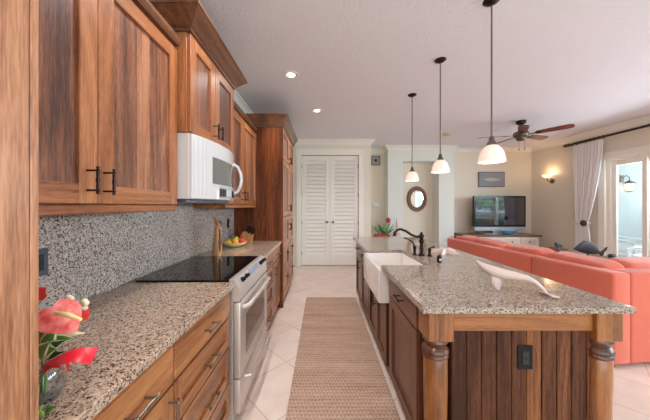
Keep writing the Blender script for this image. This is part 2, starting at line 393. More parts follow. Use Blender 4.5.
# sliding glass door
b = MB(); b.box(RX-.025, RX, OY1, OY1+.12, 0, OZ+.13, .005); b.box(RX-.025, RX, OY0-.12, OY0, 0, OZ+.13, .005); b.box(RX-.03, RX, OY0, OY1, OZ, OZ+.13, .005)
struct(b.build('trim_3', M_TRIM, smooth=0))
wd = struct(MB().box(RX+.02, RX+.14, OY1-.06, OY1, 0, OZ).box(RX+.02, RX+.14, OY0, OY0+.06, 0, OZ).box(RX+.02, RX+.14, OY0+.06, OY1-.06, OZ-.06, OZ).box(RX+.02, RX+.14, OY0+.06, OY1-.06, 0, .03).build('window_1', M_TRIM, smooth=0))
ys = [OY1-.06, 3.54, 2.24, OY0+.06]
for i, (ya, yb) in enumerate(((4.81, 4.29), (4.36, 2.80), (2.87, 1.30), (1.37, -.12), (-.05, -1.54))):
    xo = RX+.05+(i % 2)*.045
    f = MB(); s = .07
    f.box(xo, xo+.035, yb, yb+s, .03, OZ-.06, .003); f.box(xo, xo+.035, ya-s, ya, .03, OZ-.06, .003)
    f.box(xo, xo+.035, yb+s, ya-s, .03, .13, .003); f.box(xo, xo+.035, yb+s, ya-s, OZ-.14, OZ-.06, .003)
    fo = f.build('sash', M_TRIM, wd, smooth=0)
    MB().box(xo+.014, xo+.02, yb+s, ya-s, .13, OZ-.14).build('pane', M_PANE, fo, smooth=0)

# lanai outside
struct(MB().box(5.69, 9.3, -3, 6.8, -.12, -.02).build('floor_lanai', M_FLOORO, smooth=0))
struct(MB().box(5.69, 8.75, 6.62, 6.8, -.02, 2.75).build('wall_lanai', M_LANAI, smooth=0))
struct(MB().box(5.70, 9.4, -3, 6.8, 2.75, 2.87).build('ceiling_lanai', M_LANAI, smooth=0))
struct(MB().box(-40, 60, -40, 60, -.5, -.4).build('ground_lawn', M_LAWN, smooth=0))
rl = thing('balcony_railing', 'dark metal balcony railing with thin upright bars beyond the glass door', 'railing', (9.15, 2, -.02))
MB().box(9.12, 9.18, -3, 6.8, .98, 1.03, .005).box(9.13, 9.17, -3, 6.8, .08, .12).build('rail', M_BRONZE, rl, smooth=0)
b = MB()
for k in range(98): b.box(9.14, 9.16, -2.95+k*.1, -2.93+k*.1, .12, .98)
b.build('balusters', M_BRONZE, rl, smooth=0)['kind'] = 'stuff'

# ------------------------------------------------------------------ cabinet parts
def shaker(parent, name, side, xf, y0, y1, z0, z1, ws, st=.066, t=.022, slab=False):
    """a door or drawer front facing side*X with its face at xf"""
    b = MB(); xa, xb = sorted((xf, xf-side*t))
    if slab: b.box(xa, xb, y0, y1, z0, z1, .003, mi=1)
    else:
        b.box(xa, xb, y0, y0+st, z0, z1, .0025, 0); b.box(xa, xb, y1-st, y1, z0, z1, .0025, 0)
        b.box(xa, xb, y0+st, y1-st, z0, z0+st, .0025, 1); b.box(xa, xb, y0+st, y1-st, z1-st, z1, .0025, 1)
        pa, pb = sorted((xf-side*.013, xf-side*t)); b.box(pa, pb, y0+st-.002, y1-st+.002, z0+st-.002, z1-st+.002, 0, 2 if (z1-z0) > (y1-y0)*.7 else 1)
    return b.build(name, [ws['Z'], ws['Y'], ws.get('P', ws['Z'])], parent, smooth=0)
def pull(parent, side, x, y, z, length, vert, m, off=.036, r=.005):
    b = MB(); h = length/2; xo = x+side*off
    P = (lambda s: (y, z+s)) if vert else (lambda s: (y+s, z))
    for s in (-h*.72, h*.72):
        u, v = P(s); b.tube([(x, u, v), (xo, u, v)], r*.8, 8)
        b.sphere((xo, u, v), r*1.45, sub=2)
    u0, v0 = P(-h); u1, v1 = P(h); rad = [r*1.3, r*.8, r*1.25, r*1.0, r*1.5, r*1.0, r*1.25, r*.8, r*1.3]
    pts = [(xo, u0+(u1-u0)*k/8, v0+(v1-v0)*k/8) for k in range(9)]
    b.tube(pts, rad, 8); return b.build('handle', m, parent)
def carcass(parent, x0, x1, y0, y1, z0, z1, ws, toe=0, side=1):
    b = MB(); b.box(x0, x1, y0, y1, z0, z1, .002)
    if toe:
        (b.box(x0, x1-.06, y0, y1, 0, z0) if side > 0 else b.box(x0+.06, x1, y0, y1, 0, z0))
    return b.build('carcass', ws['Z'], parent, smooth=0)
CROWN = lambda z, p, h: [(0, z), (.010, z), (.010, z+.018), (.018, z+.022), (p*.35, z+h*.34), (p*.62, z+h*.62), (p*.88, z+h*.80), (p*.92, z+h*.86), (p, z+h*.88), (p, z+h), (0, z+h)]

# ---- left run, nearest first
t = thing('tall_cabinet', 'tall wooden cabinet side rising floor to top at the near end of the stove wall', 'cabinet', (-.88, .1, 0))
carcass(t, -1.215, -.567, -.42, .468, .02, 2.6, W)
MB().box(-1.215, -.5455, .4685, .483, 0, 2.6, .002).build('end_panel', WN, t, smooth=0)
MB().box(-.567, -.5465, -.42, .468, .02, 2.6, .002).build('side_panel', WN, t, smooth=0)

def wall_cabinet(label, y0, y1, seam, xf, z0, z1, rail, cap, hz, hy, near_handles=None):
    t = thing('wall_cabinet', label, 'cabinet', (-1.0, (y0+y1)/2, z0))
    carcass(t, -1.215, xf-.0225, y0, y1, z0, z1, W)
    for k, (a, bb) in enumerate(((y0+.004, seam-.002), (seam+.002, y1-.004))):
        d = shaker(t, 'door', 1, xf, a, bb, z0+.004, z1-.03, W, .075)
        pull(d, 1, xf, hy[k], hz, .105, True, M_BRONZE, .042)
    if rail: MB().box(-1.215, xf-.005, y0, y1, rail, z0, .003).build('light_rail', W['Y'], t, smooth=0)
    return t
t = wall_cabinet('two-door hickory wall cabinet nearest the camera, above the speckled counter', .485, 1.552, 1.001, -.895, 1.395, 2.385, 1.36, 2.425, 1.488, (.952, 1.026))
MB().sweep([(-.893, .485), (-.893, 1.552)], [(-.02, 2.382), (.004, 2.382), (.008, 2.39), (.014, 2.40), (.018, 2.41), (.018, 2.428), (-.02, 2.428)]).build('cap_molding', WC, t, smooth=0)
t = wall_cabinet('deeper crowned wall cabinet hanging above the white microwave', 1.556, 2.328, 1.925, -.82, 1.852, 2.50, None, None, 1.955, (1.885, 1.965))
CR = MB().sweep([(-1.215, 1.556), (-.82, 1.556), (-.82, 2.328), (-1.215, 2.328)], CROWN(2.475, .10, .118)); CR.build('crown', WC, t, smooth=35)
MB().box(-.842, -.8215, 1.556, 2.328, 2.472, 2.5).build('top_rail', W['Y'], t, smooth=0)
t = wall_cabinet('two-door wall cabinet between the microwave and the crowned pantry', 2.334, 3.402, 2.835, -.895, 1.405, 2.40, 1.37, 2.44, 1.50, (2.79, 2.88))
MB().sweep([(-.893, 2.334), (-.893, 3.402)], [(-.02, 2.397), (.004, 2.397), (.008, 2.405), (.014, 2.415), (.018, 2.425), (.018, 2.443), (-.02, 2.443)]).build('cap_molding', WC, t, smooth=0)

t = thing('pantry_cabinet', 'tall crowned pantry cabinet at the far end of the stove wall by the louvered doors', 'cabinet', (-.88, 4.0, 0))
PY0, PY1 = 3.41, 4.62
carcass(t, -1.215, -.555, PY0+.02, PY1, .09, 2.49, WT, toe=.09)
MB().box(-1.215, -.531, PY0, PY0+.02, 0, 2.49, .002).build('side_panel', WT['Z'], t, smooth=0)
MB().sweep([(-1.215, PY0), (-.531, PY0), (-.531, PY1), (-1.215, PY1)], CROWN(2.47, .075, .155)).build('crown', WC, t, smooth=35)
sy = 4.02
for z0, z1, hz in ((2.045, 2.465, 2.11), (1.245, 2.035, 1.36), (.80, 1.235, 1.06)):
    for k, (a, bb) in enumerate(((PY0+.024, sy-.002), (sy+.002, PY1-.004))):
        d = shaker(t, 'door', 1, -.532, a, bb, z0, z1, W); pull(d, 1, -.532, sy+(-.04 if k == 0 else .04), hz, .11, True, M_BRONZE)
for z0, z1, hz in ((.45, .79, .70), (.10, .44, .35)):
    for k, (a, bb) in enumerate(((PY0+.024, sy-.002), (sy+.002, PY1-.004))):
        d = shaker(t, 'drawer', 1, -.532, a, bb, z0, z1, W); pull(d, 1, -.532, (a+bb)/2, hz, .11, False, M_BRONZE)

def base_unit(label, y0, y1, fronts, ws, side=1, xf=-.568, xb=-1.215):
    t = thing('base_cabinet', label, 'cabinet', ((xf+xb)/2, (y0+y1)/2, 0))
    xi = xf-side*.0225; xa, xc = sorted((xb, xi)); carcass(t, xa, xc, y0, y1, .10, .879, ws, .1, side)
    for f in fronts:
        nm, a, bb, z0, z1, slab, hy, hz, vert = f
        d = shaker(t, nm, side, xf, a, bb, z0, z1, ws, .055 if nm == 'drawer' else .066, slab=slab)
        if hy is not None: pull(d, side, xf, hy, hz, .115, vert, M_PEWTER if side > 0 else M_BRONZE)
    return t
g = .003
base_unit('base cabinet with one drawer over a door, under the flower vase end of counter', .485, .961,
          [('drawer', .49, .958, .715, .868, True, .76, .775, False), ('door', .49, .958, .11, .705, False, .925, .62, True)], WB)
base_unit('base cabinet with a stack of four drawers, just before the range', .963, 1.545,
          [('drawer', .966, 1.54, .715, .868, True, 1.25, .788, False), ('drawer', .966, 1.54, .535, .705, False, 1.25, .62, False),
           ('drawer', .966, 1.54, .315, .525, False, 1.25, .42, False), ('drawer', .966, 1.54, .11, .305, False, 1.25, .21, False)], WB)
base_unit('base cabinet with a stack of four drawers, just past the range', 2.345, 2.90,
          [('drawer', 2.35, 2.896, z0, z1, i == 0, 2.62, (z0+z1)/2, False) for i, (z0, z1) in enumerate(((.715, .868), (.535, .705), (.315, .525), (.11, .305)))], W)
base_unit('base cabinet with a drawer over a door, beside the crowned pantry', 2.902, 3.405,
          [('drawer', 2.906, 3.40, .715, .868, True, 3.15, .79, False), ('door', 2.906, 3.40, .11, .705, False, 2.95, .62, True)], W)
o = MB().box(-1.22, -.548, .484, 1.559, .88, .915, .003).build('countertop', GR, smooth=0); tag(origin(o, (-.88, 1.0, .88)), 'speckled tan granite countertop under the flower vase, before the range', 'countertop')
o = MB().box(-1.22, -.548, 2.331, 3.409, .88, .915, .003).build('countertop', GR, smooth=0); tag(origin(o, (-.88, 2.87, .88)), 'speckled granite countertop past the range holding the fruit bowl', 'countertop')
o = MB().box(-1.2195, -1.2, .484, 3.409, .916, 1.405).build('backsplash', GRS, smooth=0); tag(origin(o, (-1.21, 1.9, .916)), 'grey speckled granite backsplash along the stove wall', 'backsplash')

# ---- range
t = thing('range', 'slide-in electric range with black glass top and bisque front', 'range', (-.87, 1.945, 0))
RY0, RY1 = 1.564, 2.327
MB().box(-1.195, -.56, RY0+.004, RY1-.004, .02, .90, .003).build('body', M_STEEL, t, smooth=0)
MB().box(-1.17, -.578, RY0-.002, RY1+.001, .9165, .925, .003).box(-1.17, -.578, RY0+.004, RY1-.004, .9, .9165).build('cooktop', M_BLACKG, t, smooth=0)
prof = [(-.580, .895), (-.580, .930), (-.560, .931), (-.545, .925), (-.522, .885), (-.514, .80), (-.520, .79), (-.56, .79)]
pn = MB().prism(prof, RY0-.001, RY1, 'Y').build('control_panel', M_STEEL, t, smooth=30)
nrm = Vector((.04, 0, .023)).normalized(); mid = Vector((-.5325, 0, .903))
def on_panel(y, s): return Vector((-.545+.023*s, y, .925-.04*s))
for y in (1.66, 1.75, 2.14, 2.20, 2.26):
    c = on_panel(y, .62); MB().tube([c, c+nrm*.006, c+nrm*.0061, c+nrm*.026, c+nrm*.028], [.017, .017, .014, .012, .008], 14).build('knob', M_BLACK, pn)
a0, a1 = on_panel(1.83, .10), on_panel(1.83, .95); b0, b1 = on_panel(2.06, .10), on_panel(2.06, .95); d0 = nrm*.0025
MB().ring_loft([[a0, a1, b1, b0], [p+d0 for p in (a0, a1, b1, b0)]]).build('display', M_DISPLAY, pn, smooth=0)
dr = MB().box(-.558, -.512, RY0+.004, RY1-.004, .305, .782, .006, seg=2).build('oven_door', M_STEEL, t, smooth=40)
MB().box(-.513, -.5095, 1.685, 2.21, .40, .665, .001).build('window', M_OVEN, dr, smooth=0)
b = MB(); pts = [(-.512, 1.62, .735), (-.478, 1.64, .742), (-.468, 1.78, .748), (-.465, 1.945, .75), (-.468, 2.11, .748), (-.478, 2.25, .742), (-.512, 2.27, .735)]
b.tube(pts, .014, 10); b.build('handle', M_STEEL, dr)
dw = MB().box(-.558, -.514, RY0+.004, RY1-.004, .085, .297, .006, seg=2).build('drawer', M_STEEL, t, smooth=40)
MB().tube([(-.514, 1.66, .262), (-.478, 1.67, .262), (-.466, 1.80, .248), (-.462, 1.945, .243), (-.466, 2.09, .248), (-.478, 2.22, .262), (-.514, 2.23, .262)], .010, 10).build('handle', M_STEEL, dw)
M_BURN = mat('burner_grey', lin(60, 58, 58), .2)
for y, x, r in ((1.76, -.74, .09), (1.76, -1.02, .075), (2.13, -.74, .075), (2.13, -1.02, .10)):
    MB().lathe([(r, .9251), (r, .9254), (r-.004, .9254), (r-.004, .9251)], (x, y, 0), 32, cap=False).build('burner_ring', M_BURN, t)

# ---- microwave
t = thing('microwave', 'white bow-fronted microwave mounted above the range', 'microwave', (-1.0, 1.942, 1.43))
MY0, MY1, MZ0, MZ1 = 1.560, 2.325, 1.435, 1.848
def bow(y): u = (y-1.9425)/.3825; return -.815+.062*(1-u*u)
MB().box(-1.197, -.832, MY0, MY1, MZ0, MZ1, .002).build('body', M_APPL, t, smooth=0)
def bowed(y0, y1, z0, z1, off, th, n=14):
    ys = [y0+(y1-y0)*k/n for k in range(n+1)]
    return [(bow(y)+off, y) for y in ys]+[(bow(y)+off-th, y) for y in reversed(ys)]
def bow_poly(y0, y1, z0, z1, back, n=16):
    ys = [y0+(y1-y0)*k/n for k in range(n+1)]; return [(bow(y), y) for y in ys]+[(back, y) for y in reversed(ys)]
df = MB().prism(bow_poly(MY0+.002, MY1-.002, 0, 0, -.8325), MZ0+.004, MZ1-.004, 'Z').build('front', M_APPL, t, smooth=30)
MB().prism(bowed(1.755, 2.225, 0, 0, .003, .006), 1.548, 1.735, 'Z').build('window', M_MWGLASS, df, smooth=30)
kp = MB().prism(bowed(1.84, 2.215, 0, 0, .003, .006), 1.452, 1.528, 'Z').build('keypad', mat('keypad_grey', lin(150, 150, 148), .3), df, smooth=30)
for y0, y1 in ((1.85, 1.955), (2.11, 2.205)):
    for i in range(3):
        MB().prism(bowed(y0+i*.036, y0+i*.036+.026, 0, 0, .005, .004, 3), 1.462, 1.518, 'Z').build('button_column', M_BLACK, kp, smooth=30)
MB().prism(bowed(1.97, 2.095, 0, 0, .005, .004, 4), 1.462, 1.518, 'Z').build('display', mat('lcd', lin(196, 204, 206), .2), kp, smooth=30)
hy = 2.262; hx = bow(hy)
MB().tube([(hx-.005, hy, 1.50), (hx+.035, hy+.004, 1.52), (hx+.058, hy+.008, 1.58), (hx+.064, hy+.01, 1.63), (hx+.058, hy+.008, 1.68), (hx+.035, hy+.004, 1.74), (hx-.005, hy, 1.765)], .013, 10).build('handle', M_APPL, t)
b = MB()
for i in range(4): b.prism(bowed(1.578+i*.036, 1.582+i*.036, 0, 0, .0012, .004, 2), 1.46, 1.83, 'Z')
b.build('reflection_bands', mat('reflection_grey', lin(190, 190, 196), .3), df, smooth=0)  # upright window reflections on the curved front, painted as thin bands
MB().box(-1.19, -.86, MY0+.02, MY1-.02, 1.412, 1.435, .003).build('vent_hood', M_APPLD, t, smooth=0)

# ------------------------------------------------------------------ island
IX0, IX1, IY0, IY1 = .475, 1.472, 1.172, 3.84
HX1, HY0, HY1 = .865, 2.012, 2.700
t = MB(); poly = [(IX0, IY0), (IX1, IY0), (IX1, IY1), (IX0, IY1), (IX0, HY1), (HX1, HY1), (HX1, HY0), (IX0, HY0)]
t.prism(poly, .885, .915, 'Z')
bmesh.ops.bevel(t.bm, geom=[e for e in t.bm.edges if abs(e.verts[0].co.z-.915) < 1e-4 and abs(e.verts[1].co.z-.915) < 1e-4], offset=.004, segments=2, affect='EDGES')
o = t.build('countertop', GRI, smooth=0); tag(origin(o, (.97, 2.5, .885)), 'glossy granite island countertop cut around the white sink', 'countertop')
IF = dict(ws=WI, side=-1, xf=.51, xb=.97)
base_unit('island cabinet with a drawer over a door, between the near post and the sink', 1.345, 1.985,
          [('drawer', 1.35, 1.90, .72, .872, True, 1.60, .80, False), ('door', 1.35, 1.90, .11, .71, False, None, 0, True)], **IF)
t = base_unit('island sink cabinet with two short doors under the white apron', 1.990, 2.735, [], **dict(IF, xf=.53))
bpy.data.objects.remove(t.children[0])
b = MB(); b.box(.5325, .97, 1.99, 2.735, .10, .60); b.box(.60, .97, 1.99, 2.735, 0, .10); b.build('carcass', WI['Z'], t, smooth=0)
for k, (a, bb) in enumerate(((1.995, 2.36), (2.364, 2.73))):
    d = shaker(t, 'door', -1, .51, a, bb, .11, .598, WI); pull(d, -1, .51, 2.33 if k == 0 else 2.395, .52, .115, True, M_BRONZE)
base_unit('island cabinet with a drawer over a door, just past the sink', 2.740, 3.24,
          [('drawer', 2.745, 3.236, .72, .872, True, 2.99, .80, False), ('door', 2.745, 3.236, .11, .71, False, 2.79, .62, True)], **IF)
base_unit('island cabinet with a drawer over a door, farthest toward the louvered doors', 3.242, 3.74,
          [('drawer', 3.247, 3.735, .72, .872, True, 3.49, .80, False), ('door', 3.247, 3.735, .11, .71, False, 3.29, .62, True)], **IF)
t = thing('island_end_panel', 'beadboard end of the kitchen island with two turned corner posts', 'island end', (.98, 1.26, 0))
b = MB(); b.box(.645, 1.349, 1.2505, 1.335, 0, .80)
x = .645
while x < 1.34:
    x2 = min(x+.0747, 1.349); b.box(x+.003, x2-.003, 1.2445, 1.252, 0, .80, .002); x += .0747
b.build('beadboard', WBEAD, t, smooth=0)
MB().box(.634, 1.326, 1.222, 1.335, .778, .884, .003).build('apron_rail', WP['X'], t, smooth=0)
MB().box(.98, 1.40, 1.337, 3.74, .02, .883).build('back_panel', WI['Z'], t, smooth=0)
def post(cx, nm='post'):
    o = MB().box(cx-.062, cx+.062, 1.2, 1.325, .735, .884, .004).build(nm, WP['Z'], t, smooth=0)
    MB().lathe([(.02, .73), (.058, .735), (.062, .722), (.052, .706), (.047, .696), (.056, .688), (.064, .678), (.064, .668), (.056, .66), (.062, .652), (.062, .645), (.052, .638), (.052, .63)], (cx, 1.2625, 0), 28).build('turned_ring', WI['Z'], o)
    MB().lathe([(.05, .64), (.057, .63), (.0575, .50), (.054, .30), (.049, .20), (.058, .185), (.058, .17), (.05, .16), (.05, .15)], (cx, 1.2625, 0), 28).build('shaft', WP['Z'], o)
    MB().box(cx-.062, cx+.062, 1.2, 1.325, 0, .155, .004).build('foot_block', WP['Z'], o, smooth=0)
post(.572); post(1.386)

def outlet(name, label, c, axis, m, w=.075, h=.118):
    b = MB(); hw, hh = w/2, h/2; x, y, z = c
    bx = (lambda u0, u1, d0, d1, v0, v1, be: b.box(x+u0, x+u1, y-d1, y-d0, z+v0, z+v1, be)) if axis == 'Y' else (lambda u0, u1, d0, d1, v0, v1, be: b.box(x+d0, x+d1, y+u0, y+u1, z+v0, z+v1, be))
    t = thing(name, label, 'outlet', c)
    bx(-hw, hw, .0006, .006, -hh, hh, .002); b.build('cover_plate', m, t, smooth=0); b = MB()
    bx(-.017, .017, .006, .009, -.034, .034, .001); r = b.build('receptacle', mat('recept', lin(24, 24, 27), .5), t, smooth=0)
    for v in (-.018, .018):
        b = MB()
        bx(-.008, -.005, .009, .0096, v-.005, v+.006, 0); bx(.005, .008, .009, .0096, v-.005, v+.006, 0); bx(-.002, .002, .009, .0096, v-.011, v-.007, 0)
        b.build('slots', mat('slot', lin(62, 62, 66), .5), r, smooth=0)
outlet('electrical_outlet', 'black outlet on the beadboard end of the island', (1.008, 1.244, .639), 'Y', M_BLACK)
outlet('electrical_outlet', 'dark outlet on the backsplash beside the flowers', (-1.2, 1.055, 1.15), 'X', mat('outlet_slate', lin(74, 80, 90), .4))
outlet('electrical_outlet', 'black outlet on the backsplash behind the fruit bowl', (-1.2, 3.19, 1.17), 'X', M_BLACK)
outlet('electrical_outlet', 'black outlet on the backsplash behind the wooden bird', (-1.2, 2.93, 1.18), 'X', M_BLACK, .07, .06)

# sink
t = thing('sink', 'white fireclay apron sink set into the island edge', 'sink', (.67, 2.356, .62))
b = MB(); X0, X1, Y0, Y1 = .452, .885, 1.996, 2.716; Zb, Zt = .612, .8835; th = .024
b.box(X0, X0+th, Y0, Y1, Zb, Zt, .008, seg=3); b.box(X1-th, X1, Y0, Y1, Zb, Zt, .004); b.box(X0+.01, X1-.01, Y0, Y0+th, Zb, Zt, .004); b.box(X0+.01, X1-.01, Y1-th, Y1, Zb, Zt, .004)
b.box(X0+.01, X1-.01, Y0+.01, Y1-.01, Zb, Zb+.03)
b.build('basin', M_CERAM, t, smooth=40)
MB().lathe([(.042, .6425), (.042, .645), (.03, .646), (.004, .644)], (.67, 2.356, 0), 20).build('drain', M_CHROME, t)

# faucet
t = thing('faucet', 'oil-rubbed bronze bridge faucet with curved spout behind the sink', 'faucet', (.955, 2.40, .9155))
fx, fy = .955, 2.40
MB().lathe([(.032, .9155), (.032, .925), (.020, .935), (.016, .95), (.021, .985), (.017, 1.0), (.015, 1.03), (.024, 1.045), (.024, 1.06), (.015, 1.07), (.018, 1.085), (.026, 1.095), (.022, 1.115), (.010, 1.125), (.012, 1.135), (.003, 1.142)], (fx, fy, 0), 18).build('body', M_BRONZE, t)
MB().tube([(fx, fy, 1.10), (fx-.05, fy+.0, 1.095), (fx-.10, fy+.0, 1.115), (fx-.15, fy, 1.15), (fx-.20, fy, 1.168), (fx-.235, fy, 1.160), (fx-.255, fy, 1.135), (fx-.26, fy, 1.10)], [.013, .012, .012, .012, .012, .012, .013, .016], 12).build('spout', M_BRONZE, t)
MB().lathe([(.024, .9155), (.024, .922), (.013, .93), (.011, .96), (.018, .975), (.013, .99), (.004, .995)], (fx+.065, fy-.03, 0), 14).build('valve', M_BRONZE, t)
MB().tube([(fx+.065, fy-.03, .985), (fx+.075, fy-.055, 1.005), (fx+.08, fy-.09, 1.01)], [.007, .006, .009], 8).build('lever', M_BRONZE, t)
MB().lathe([(.024, .9155), (.024, .922), (.014, .93), (.012, .97), (.017, .98), (.017, 1.0), (.006, 1.01)], (fx-.055, fy+.03, 0), 14).build('side_sprayer', M_BRONZE, t)
MB().tube([(fx-.055, fy+.03, 1.0), (fx-.075, fy+.03, 1.04), (fx-.12, fy+.03, 1.07), (fx-.155, fy+.03, 1.078)], [.009, .007, .006, .008], 8).build('lever', M_BRONZE, t)

# starfish
def at(px, py, Y): return Vector(((px-322)/250*Y, Y, H-(py-206)/250*Y))
b = MB(); c = Vector((1.235, 2.52, .9155)); ring0, ring1, top = [], [], []
for k in range(40):
    a = 2*PI*k/40+.35; q = abs(((k % 8)-4)/4); r = .042+.105*q**1.7
    ring0.append(c+Vector((r*math.cos(a), r*math.sin(a), 0))); ring1.append(c+Vector((r*.96*math.cos(a), r*.96*math.sin(a), .018)))
    top.append(c+Vector((r*.55*math.cos(a), r*.55*math.sin(a), .042)))
b.ring_loft([ring0, ring1, top]); o = b.build('starfish', M_BONE); tag(origin(o, c), 'white carved starfish lying on the island behind the faucet', 'ornament')
t = thing('small_jar', 'tiny black jar with a pale label on the island near the faucet', 'jar', (.995, 2.12, .9155))
MB().lathe([(.018, .9155), (.02, .918), (.02, .955), (.016, .962), (.012, .966), (.012, .975), (.004, .976)], (.995, 2.12, 0), 16).build('bottle', M_BLACK, t)
MB().box(.985, 1.005, 2.097, 2.0995, .928, .948).build('label_patch', M_BONE, t, smooth=0)

# whale
t = thing('whale_sculpture', 'white carved whale sculpture arched on its flippers and tail', 'sculpture', (1.05, 1.38, .915))
spec = [(476.5, 261.0, .8), (479, 263.5, 2.2), (484, 267.2, 4.0), (492, 271.3, 5.8), (503, 274.6, 5.9), (516, 276.8, 4.7), (527, 279.0, 3.5), (535, 283.0, 2.7), (541, 288.0, 2.1), (545.5, 292.6, 1.6), (547.5, 295.0, 1.2)]
pts, rad = [], []
for k, (px, py, r) in enumerate(spec):
    Y = 1.46-.15*k/10; pts.append(at(px, py, Y)+Vector((0, 0, .003))); rad.append(r/250*Y*1.04)
MB().tube(pts, rad, 18, flat=.86, up=(0, 0, 1)).build('body', M_BONE, t)
e = pts[-1]; zf = .9165
def fin(outline, th, name, m=M_BONE):
    outline = [Vector(p) for p in outline]; n = (outline[1]-outline[0]).cross(outline[2]-outline[0]).normalized()*th
    c = sum(outline, Vector())/len(outline)
    sm = [c+(p-c)*.86 for p in outline]
    return MB().ring_loft([[p-n*.6 for p in sm], list(outline), [p+n*.6 for p in sm]]).build(name, m, t, smooth=60)
fin([e+Vector((-.008, 0, .005)), e+Vector((-.012, .05, -.003)), e+Vector((.028, .058, -.005)), e+Vector((.016, .006, -.001)), e+Vector((.034, -.036, -.004)), e+Vector((-.004, -.036, -.003))], .005, 'tail_fluke')
f0 = at(494, 275, 1.40)
fin([at(491.5, 275, 1.405), at(499, 275, 1.40), at(501.0, 282, 1.39), at(500.0, 290.6, 1.392), at(496.3, 289.6, 1.392), at(492, 283, 1.398)], .007, 'flipper')
fin([at(497, 276, 1.46), at(503, 276, 1.45), at(503, 282, 1.45), at(501.5, 287.2, 1.44), at(499, 286.6, 1.44), at(497, 281, 1.48)], .007, 'flipper')

# ------------------------------------------------------------------ rug
o = MB().box(-.235, .508, .70, 3.775, .0005, .014, .005).build('rug', M_RUG, smooth=0); tag(origin(o, (.135, 2.2, 0)), 'long woven jute runner rug on the tile between counter and island', 'rug')

# ------------------------------------------------------------------ things on the left counter
t = thing('flower_vase', 'glass vase of red anthuriums tied with a red ribbon at the near counter end', 'vase', (-.685, .606, .9155))
vx, vy = -.683, .612
MB().lathe([(.030, .9157), (.036, .918), (.041, .945), (.038, .975), (.030, .992), (.034, 1.003), (.032, 1.003), (.028, .992), (.036, .974), (.038, .945), (.033, .922), (.004, .921)], (vx, vy, 0), 24, cap=True).build('glass_vase', M_VASE, t)
MB().lathe([(.002, .922), (.031, .923), (.0355, .945), (.034, .962), (.002, .962)], (vx, vy, 0), 20).build('water', glass('vase_water', (.90, .94, .96, 1), 1.33), t)
def heart(c, size, fwd, up, m, name, parent, curl=.25):
    c = Vector(c); f = Vector(fwd).normalized(); u = Vector(up); u = (u-f*u.dot(f)).normalized(); s = f.cross(u)
    n = 28; rim = []
    for k in range(n):
        a = 2*PI*k/n; cn = max(0, -math.cos(a)); x = .86*math.sin(a)*(1-.45*cn**2); y = .86*math.cos(a)-.26*math.exp(-(a if a < PI else a-2*PI)**2/.10)-.28*cn**3
        rim.append((x, y))
    rings = []
    for sc, dz in ((1.0, 0), (.97, .02)):
        rings.append([c+size*sc*(x*s+y*u)-f*size*(curl*x*x+dz-.12*y*y) for x, y in rim])
    b = MB(); bm = bmesh.new()
    def disc(off):
        cen = bm.verts.new(c+f*off); prev = None; first = None
        for q in (.5, 1.0):
            row = [bm.verts.new(c+size*q*(x*s+y*u)-f*size*q*q*(curl*x*x-.12*y*y)+f*off) for x, y in rim]
            for i in range(n):
                j = (i+1) % n
                if prev is None: bm.faces.new((cen, row[i], row[j]))
                else: bm.faces.new((prev[i], row[i], row[j], prev[j]))
            prev = row
        return prev
    r1 = disc(.0008); r2 = disc(-.0008)
    for i in range(n): bm.faces.new((r1[i], r1[(i+1) % n], r2[(i+1) % n], r2[i]))
    bmesh.ops.recalc_face_normals(bm, faces=bm.faces); b._merge(bm); return b.build(name, m, parent, smooth=60)
def leaf(c, tip, wd, m, parent, name='leaf', side=(0, 0, 1), edge=None):
    c, tip = Vector(c), Vector(tip); d = tip-c; s = d.cross(Vector(side))
    if s.length < 1e-5: s = d.orthogonal()
    s.normalize(); nn = s.cross(d).normalized(); rows = []
    N_ = 7
    for k in range(N_+1):
        q = k/N_; ww = wd*math.sin(PI*min(.98, max(.03, q**.8))); p = c+d*q+nn*d.length*.12*math.sin(PI*q)
        rows.append([p-s*ww-nn*ww*.3, p-s*ww*.7-nn*ww*.15, p, p+s*ww*.7-nn*ww*.15, p+s*ww-nn*ww*.3])
    b = MB(); bm = bmesh.new()
    va = [[bm.verts.new(p+nn*.0008) for p in r] for r in rows]; vb = [[bm.verts.new(p-nn*.0008) for p in r] for r in rows]
    for vs in (va, vb):
        for a, bq in zip(vs[:-1], vs[1:]):
            for i in range(4):
                f = bm.faces.new((a[i], a[i+1], bq[i+1], bq[i])); f.material_index = 1 if i in (0, 3) else 0
    for i in range(N_):
        for j in (0, 4): bm.faces.new((va[i][j], va[i+1][j], vb[i+1][j], vb[i][j]))
    bmesh.ops.recalc_face_normals(bm, faces=bm.faces)
    me = bpy.data.meshes.new('tmp'); bm.to_mesh(me); bm.free(); b.bm.from_mesh(me); bpy.data.meshes.remove(me)
    return b.build(name, [m, edge or m], parent, smooth=60)
fl = heart(at(60, 316, .60), .047, (.62, -.62, .45), (-.62, -.1, .8), M_PINK, 'anthurium_flower', t)
MB().tube([at(56, 313, .588), at(68, 315, .575), at(81, 319.5, .56)], [.004, .0055, .003], 10).build('spadix', M_YEL, fl)
heart(at(82, 314, .66), .022, (.3, -.6, .7), (.8, .2, .3), M_RED, 'anthurium_flower', t)
heart(at(39, 294, .64), .02, (.3, -.8, .2), (.8, 0, .2), M_RED, 'anthurium_flower', t)
b = MB()
for k in range(11):
    a = k*.571; q = at(77+9*math.cos(a), 303+6*math.sin(a*1.7), .67)
    b.tube([at(70, 308, .68), q], [.003, .006], 6); b.sphere(q, .0075, sub=2)
b.build('cream_blossom', M_CREAM, t)
